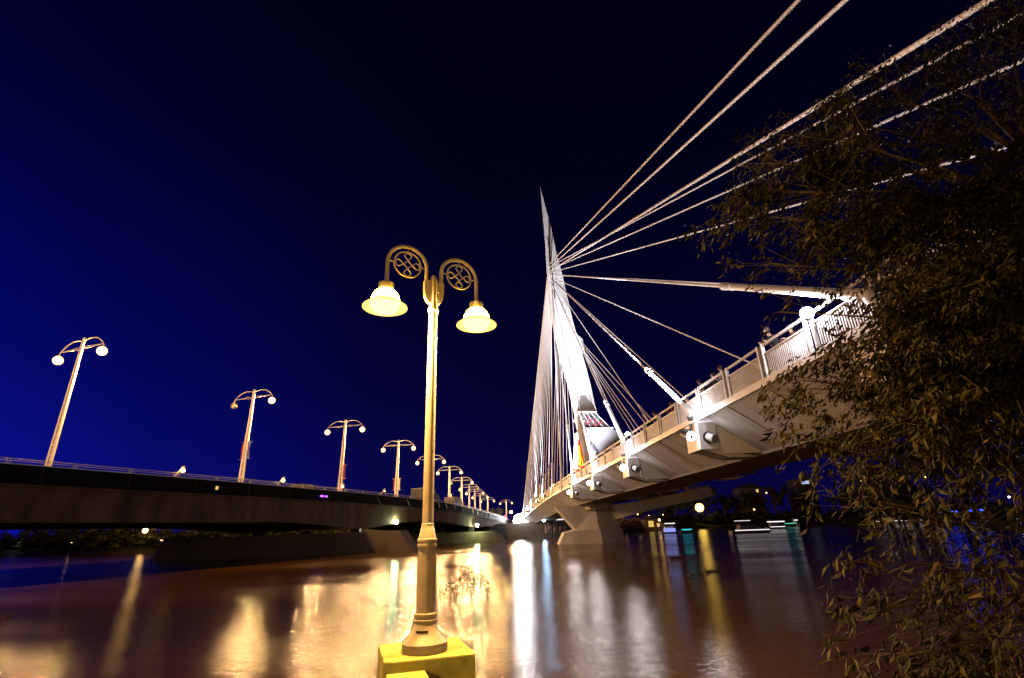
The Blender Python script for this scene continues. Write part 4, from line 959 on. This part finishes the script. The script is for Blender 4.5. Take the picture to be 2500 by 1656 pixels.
building(121, 238, 10, 8, 12.5, MT['wall'], [(2.6, 11.2, 1.0, 1.2, 'winl'), (-2.5, 9.6, 1.2, 1.2, 'wall')], 'dark gabled house with one small lit window above the trees')
building(147, 238, 9, 8, 15.5, MT['wall'], [(0, 14.0, 3.6, 1.4, 'winb')], 'dark block with a bluish lit window high under its roof', roof=False)
building(184, 238, 26, 10, 19, MT['wall'], [(-9.5, 14.5, 3.2, 2.0, 'winl'), (-2.0, 14.6, 3.6, 2.6, 'winl'), (6.0, 16.4, 2.6, 1.6, 'winl'), (-2.4, 11.2, 1.0, .8, 'winl')], 'apartment block with orange lit windows seen through the leaves', roof=False)
k = thing('lit_pavilion', (17.5, 128, -.5), 'low open pavilion with a white lit canopy behind the footbridge pier', 'pavilion')
m = MB(); m.box((17.5, 128, 1.9), (9, 4, .25)); m.build('roof', MT['white'], k)
m = MB(); m.box((17.5, 125.95, 1.66), (8.4, .1, .22)); m.build('light_strip', MT['strw'], k)
for dx in (-4, -1.3, 1.3, 4):
    m = MB(); m.box((17.5 + dx, 126.4, .6), (.2, .2, 2.4)); m.build('column', MT['dark'], k)
# crowd on the far bank
cm = MB(); r = random.Random(5)
for i in range(330):
    x = r.uniform(36, 57) if i < 240 else r.uniform(13, 24); y = lerp(shore, x) + r.uniform(3, 13); b = bank_z(x, y); h_ = r.uniform(1.45, 1.8)
    cm.loft([[Vector((x + r_ * math.cos(q * 1.047) * 1.3, y + r_ * math.sin(q * 1.047), b + zz * h_)) for q in range(6)] for zz, r_ in ((0, .12), (.45, .17), (.78, .22), (.84, .08), (.87, .10), (.95, .11), (1, .04))])
cmo = cm.build('crowd', mat('crowd_clothes', (0.30, 0.20, 0.15), .85, var=.9, vscale=1.1), loc=(45, 155, -1)); tag(cmo, 'dense crowd of onlookers standing on the far bank', 'crowd', kind='stuff')
for (x, y, z, lab) in ((40, 153.5, 2.6, 'low amber lamp on a stake at the left of the crowd'), (47.5, 166, 3.0, 'amber lamp on a stake in the middle of the crowd'), (57.5, 187, 2.8, 'amber lamp on a stake at the right end of the crowd'), (19, 127.5 - 4.5, .9, 'amber lamp on a stake in the crowd behind the pier')):
    bank_lamp(x, y, z, .2, MT['small'], lab)
# boats
def boat(x, y, L, hull_m, strips, lab, cabin=True, rz=0.0):
    k = thing('small_boat', (x, y, WZ), lab, 'boat', 'boats on the river', rz); B_ = L * .32
    m = MB(); rings = []
    for t_, w_, zb, zt in ((-.5, .8, -.1, .55), (-.2, 1, -.2, .5), (.2, .95, -.2, .55), (.42, .45, -.1, .7), (.5, .04, .1, .78)): rings.append([Vector((t_ * L, -w_ * B_ / 2, zt)), Vector((t_ * L, -w_ * B_ / 3, zb)), Vector((t_ * L, w_ * B_ / 3, zb)), Vector((t_ * L, w_ * B_ / 2, zt))])
    m.loft(rings); m.build('hull', hull_m, k, local=True)
    if cabin:
        m = MB(); m.loft([[Vector((a, b, z)) for a, b in ((-.3 * L * s_, -B_ * .36 * s_), (.2 * L * s_, -B_ * .36 * s_), (.2 * L * s_, B_ * .36 * s_), (-.3 * L * s_, B_ * .36 * s_))] for z, s_ in ((.5, 1), (1.5, .85))]); m.build('cabin', hull_m, k, local=True)
        m = MB()
        for s_ in (-.28, .14):
            for b in (-.3, .3): m.tube([(s_ * L, b * B_, 1.4), (s_ * L, b * B_, 2.1)], .03, 5)
        m.box((-.07 * L, 0, 2.15), (.56 * L, B_ * .8, .07)); m.build('canopy', hull_m, k, local=True)
    for (dx, z, ln, hh, mm) in strips:  # glowing bars stand in for boat lights drawn out by motion
        m = MB(); m.box((dx * L, -B_ * .5 - .03, z), (ln * L, .06, hh)); m.build('light_strip', MT[mm], k, local=True)
boat(41.6, 121, 4.4, MT['boatw'], [(.0, 2.15, .55, .22, 'strw'), (-.05, .75, .6, .75, 'strb')], 'white cabin boat glowing blue beside the crowd')
boat(44.3, 118, 2.8, MT['boatd'], [(0, .75, .8, .26, 'strc')], 'small dark boat with a cyan light streak right of the white cabin boat', cabin=False)
boat(48.5, 97.5, 7.2, MT['boatd'], [(.0, .55, .9, .16, 'strw'), (-.22, 2.2, .42, .10, 'strw')], 'long dark boat with two white light streaks under the yellow lamp')
boat(72.5, 132, 4.8, MT['boatd'], [(0, 1.7, .95, .28, 'strw'), (.05, .5, .8, .16, 'strw')], 'dark boat with bright white light streak right of the yellow lamp')
boat(96, 166, 4.2, MT['boatd'], [(0, .9, .9, .14, 'strg')], 'distant boat with thin green light streak', cabin=False)
boat(104, 176, 2.6, MT['boatw'], [(0, 1.8, .55, .3, 'strw')], 'small distant white boat left of the hanging leaves')
k = thing('floating_dock', (125.5, 158, WZ), 'long floating dock outlined by a broken row of white lights behind the leaves', 'dock')
m = MB(); m.box((125.5, 158, WZ + .15), (13, 2.2, .5), -.5); m.build('deck', MT['boatd'], k)
for q, ln in ((-5.4, 2.2), (-3.4, .8), (-1.4, .7), (0, .3), (1.6, 1.5), (4.6, .8)):
    m = MB(); a = Vector((125.5 + q * .878, 156.6 - q * .48 - .3, WZ + .62)); m.box(a, (ln, .12, .16), -.5); m.build('light_strip', MT['strw'], k)
k = thing('blue_light_row', (146, 158, -2), 'row of glowing blue lamps along the right bank behind the leaves', 'lights')
m = MB(); m.tube([(138, 158, .3), (156, 158, .7)], .05, 6)
for x in (138, 144, 150, 156): m.tube([(x, 158, -2.4), (x, 158, .3 + (x - 138) * .022)], .07, 6)
m.build('rail', MT['dark'], k)
for x, ln in ((139.5, .7), (141.6, .4), (143.2, 1.6), (145.3, .6), (149.6, 2.0), (150.0, 1.2), (153.4, 1.0), (154.8, .4)):
    m = MB(); m.box((x, 157.85, .32 + (x - 138) * .022), (ln, .16, .42)); m.build('blue_lamp', MT['neonb'], k)
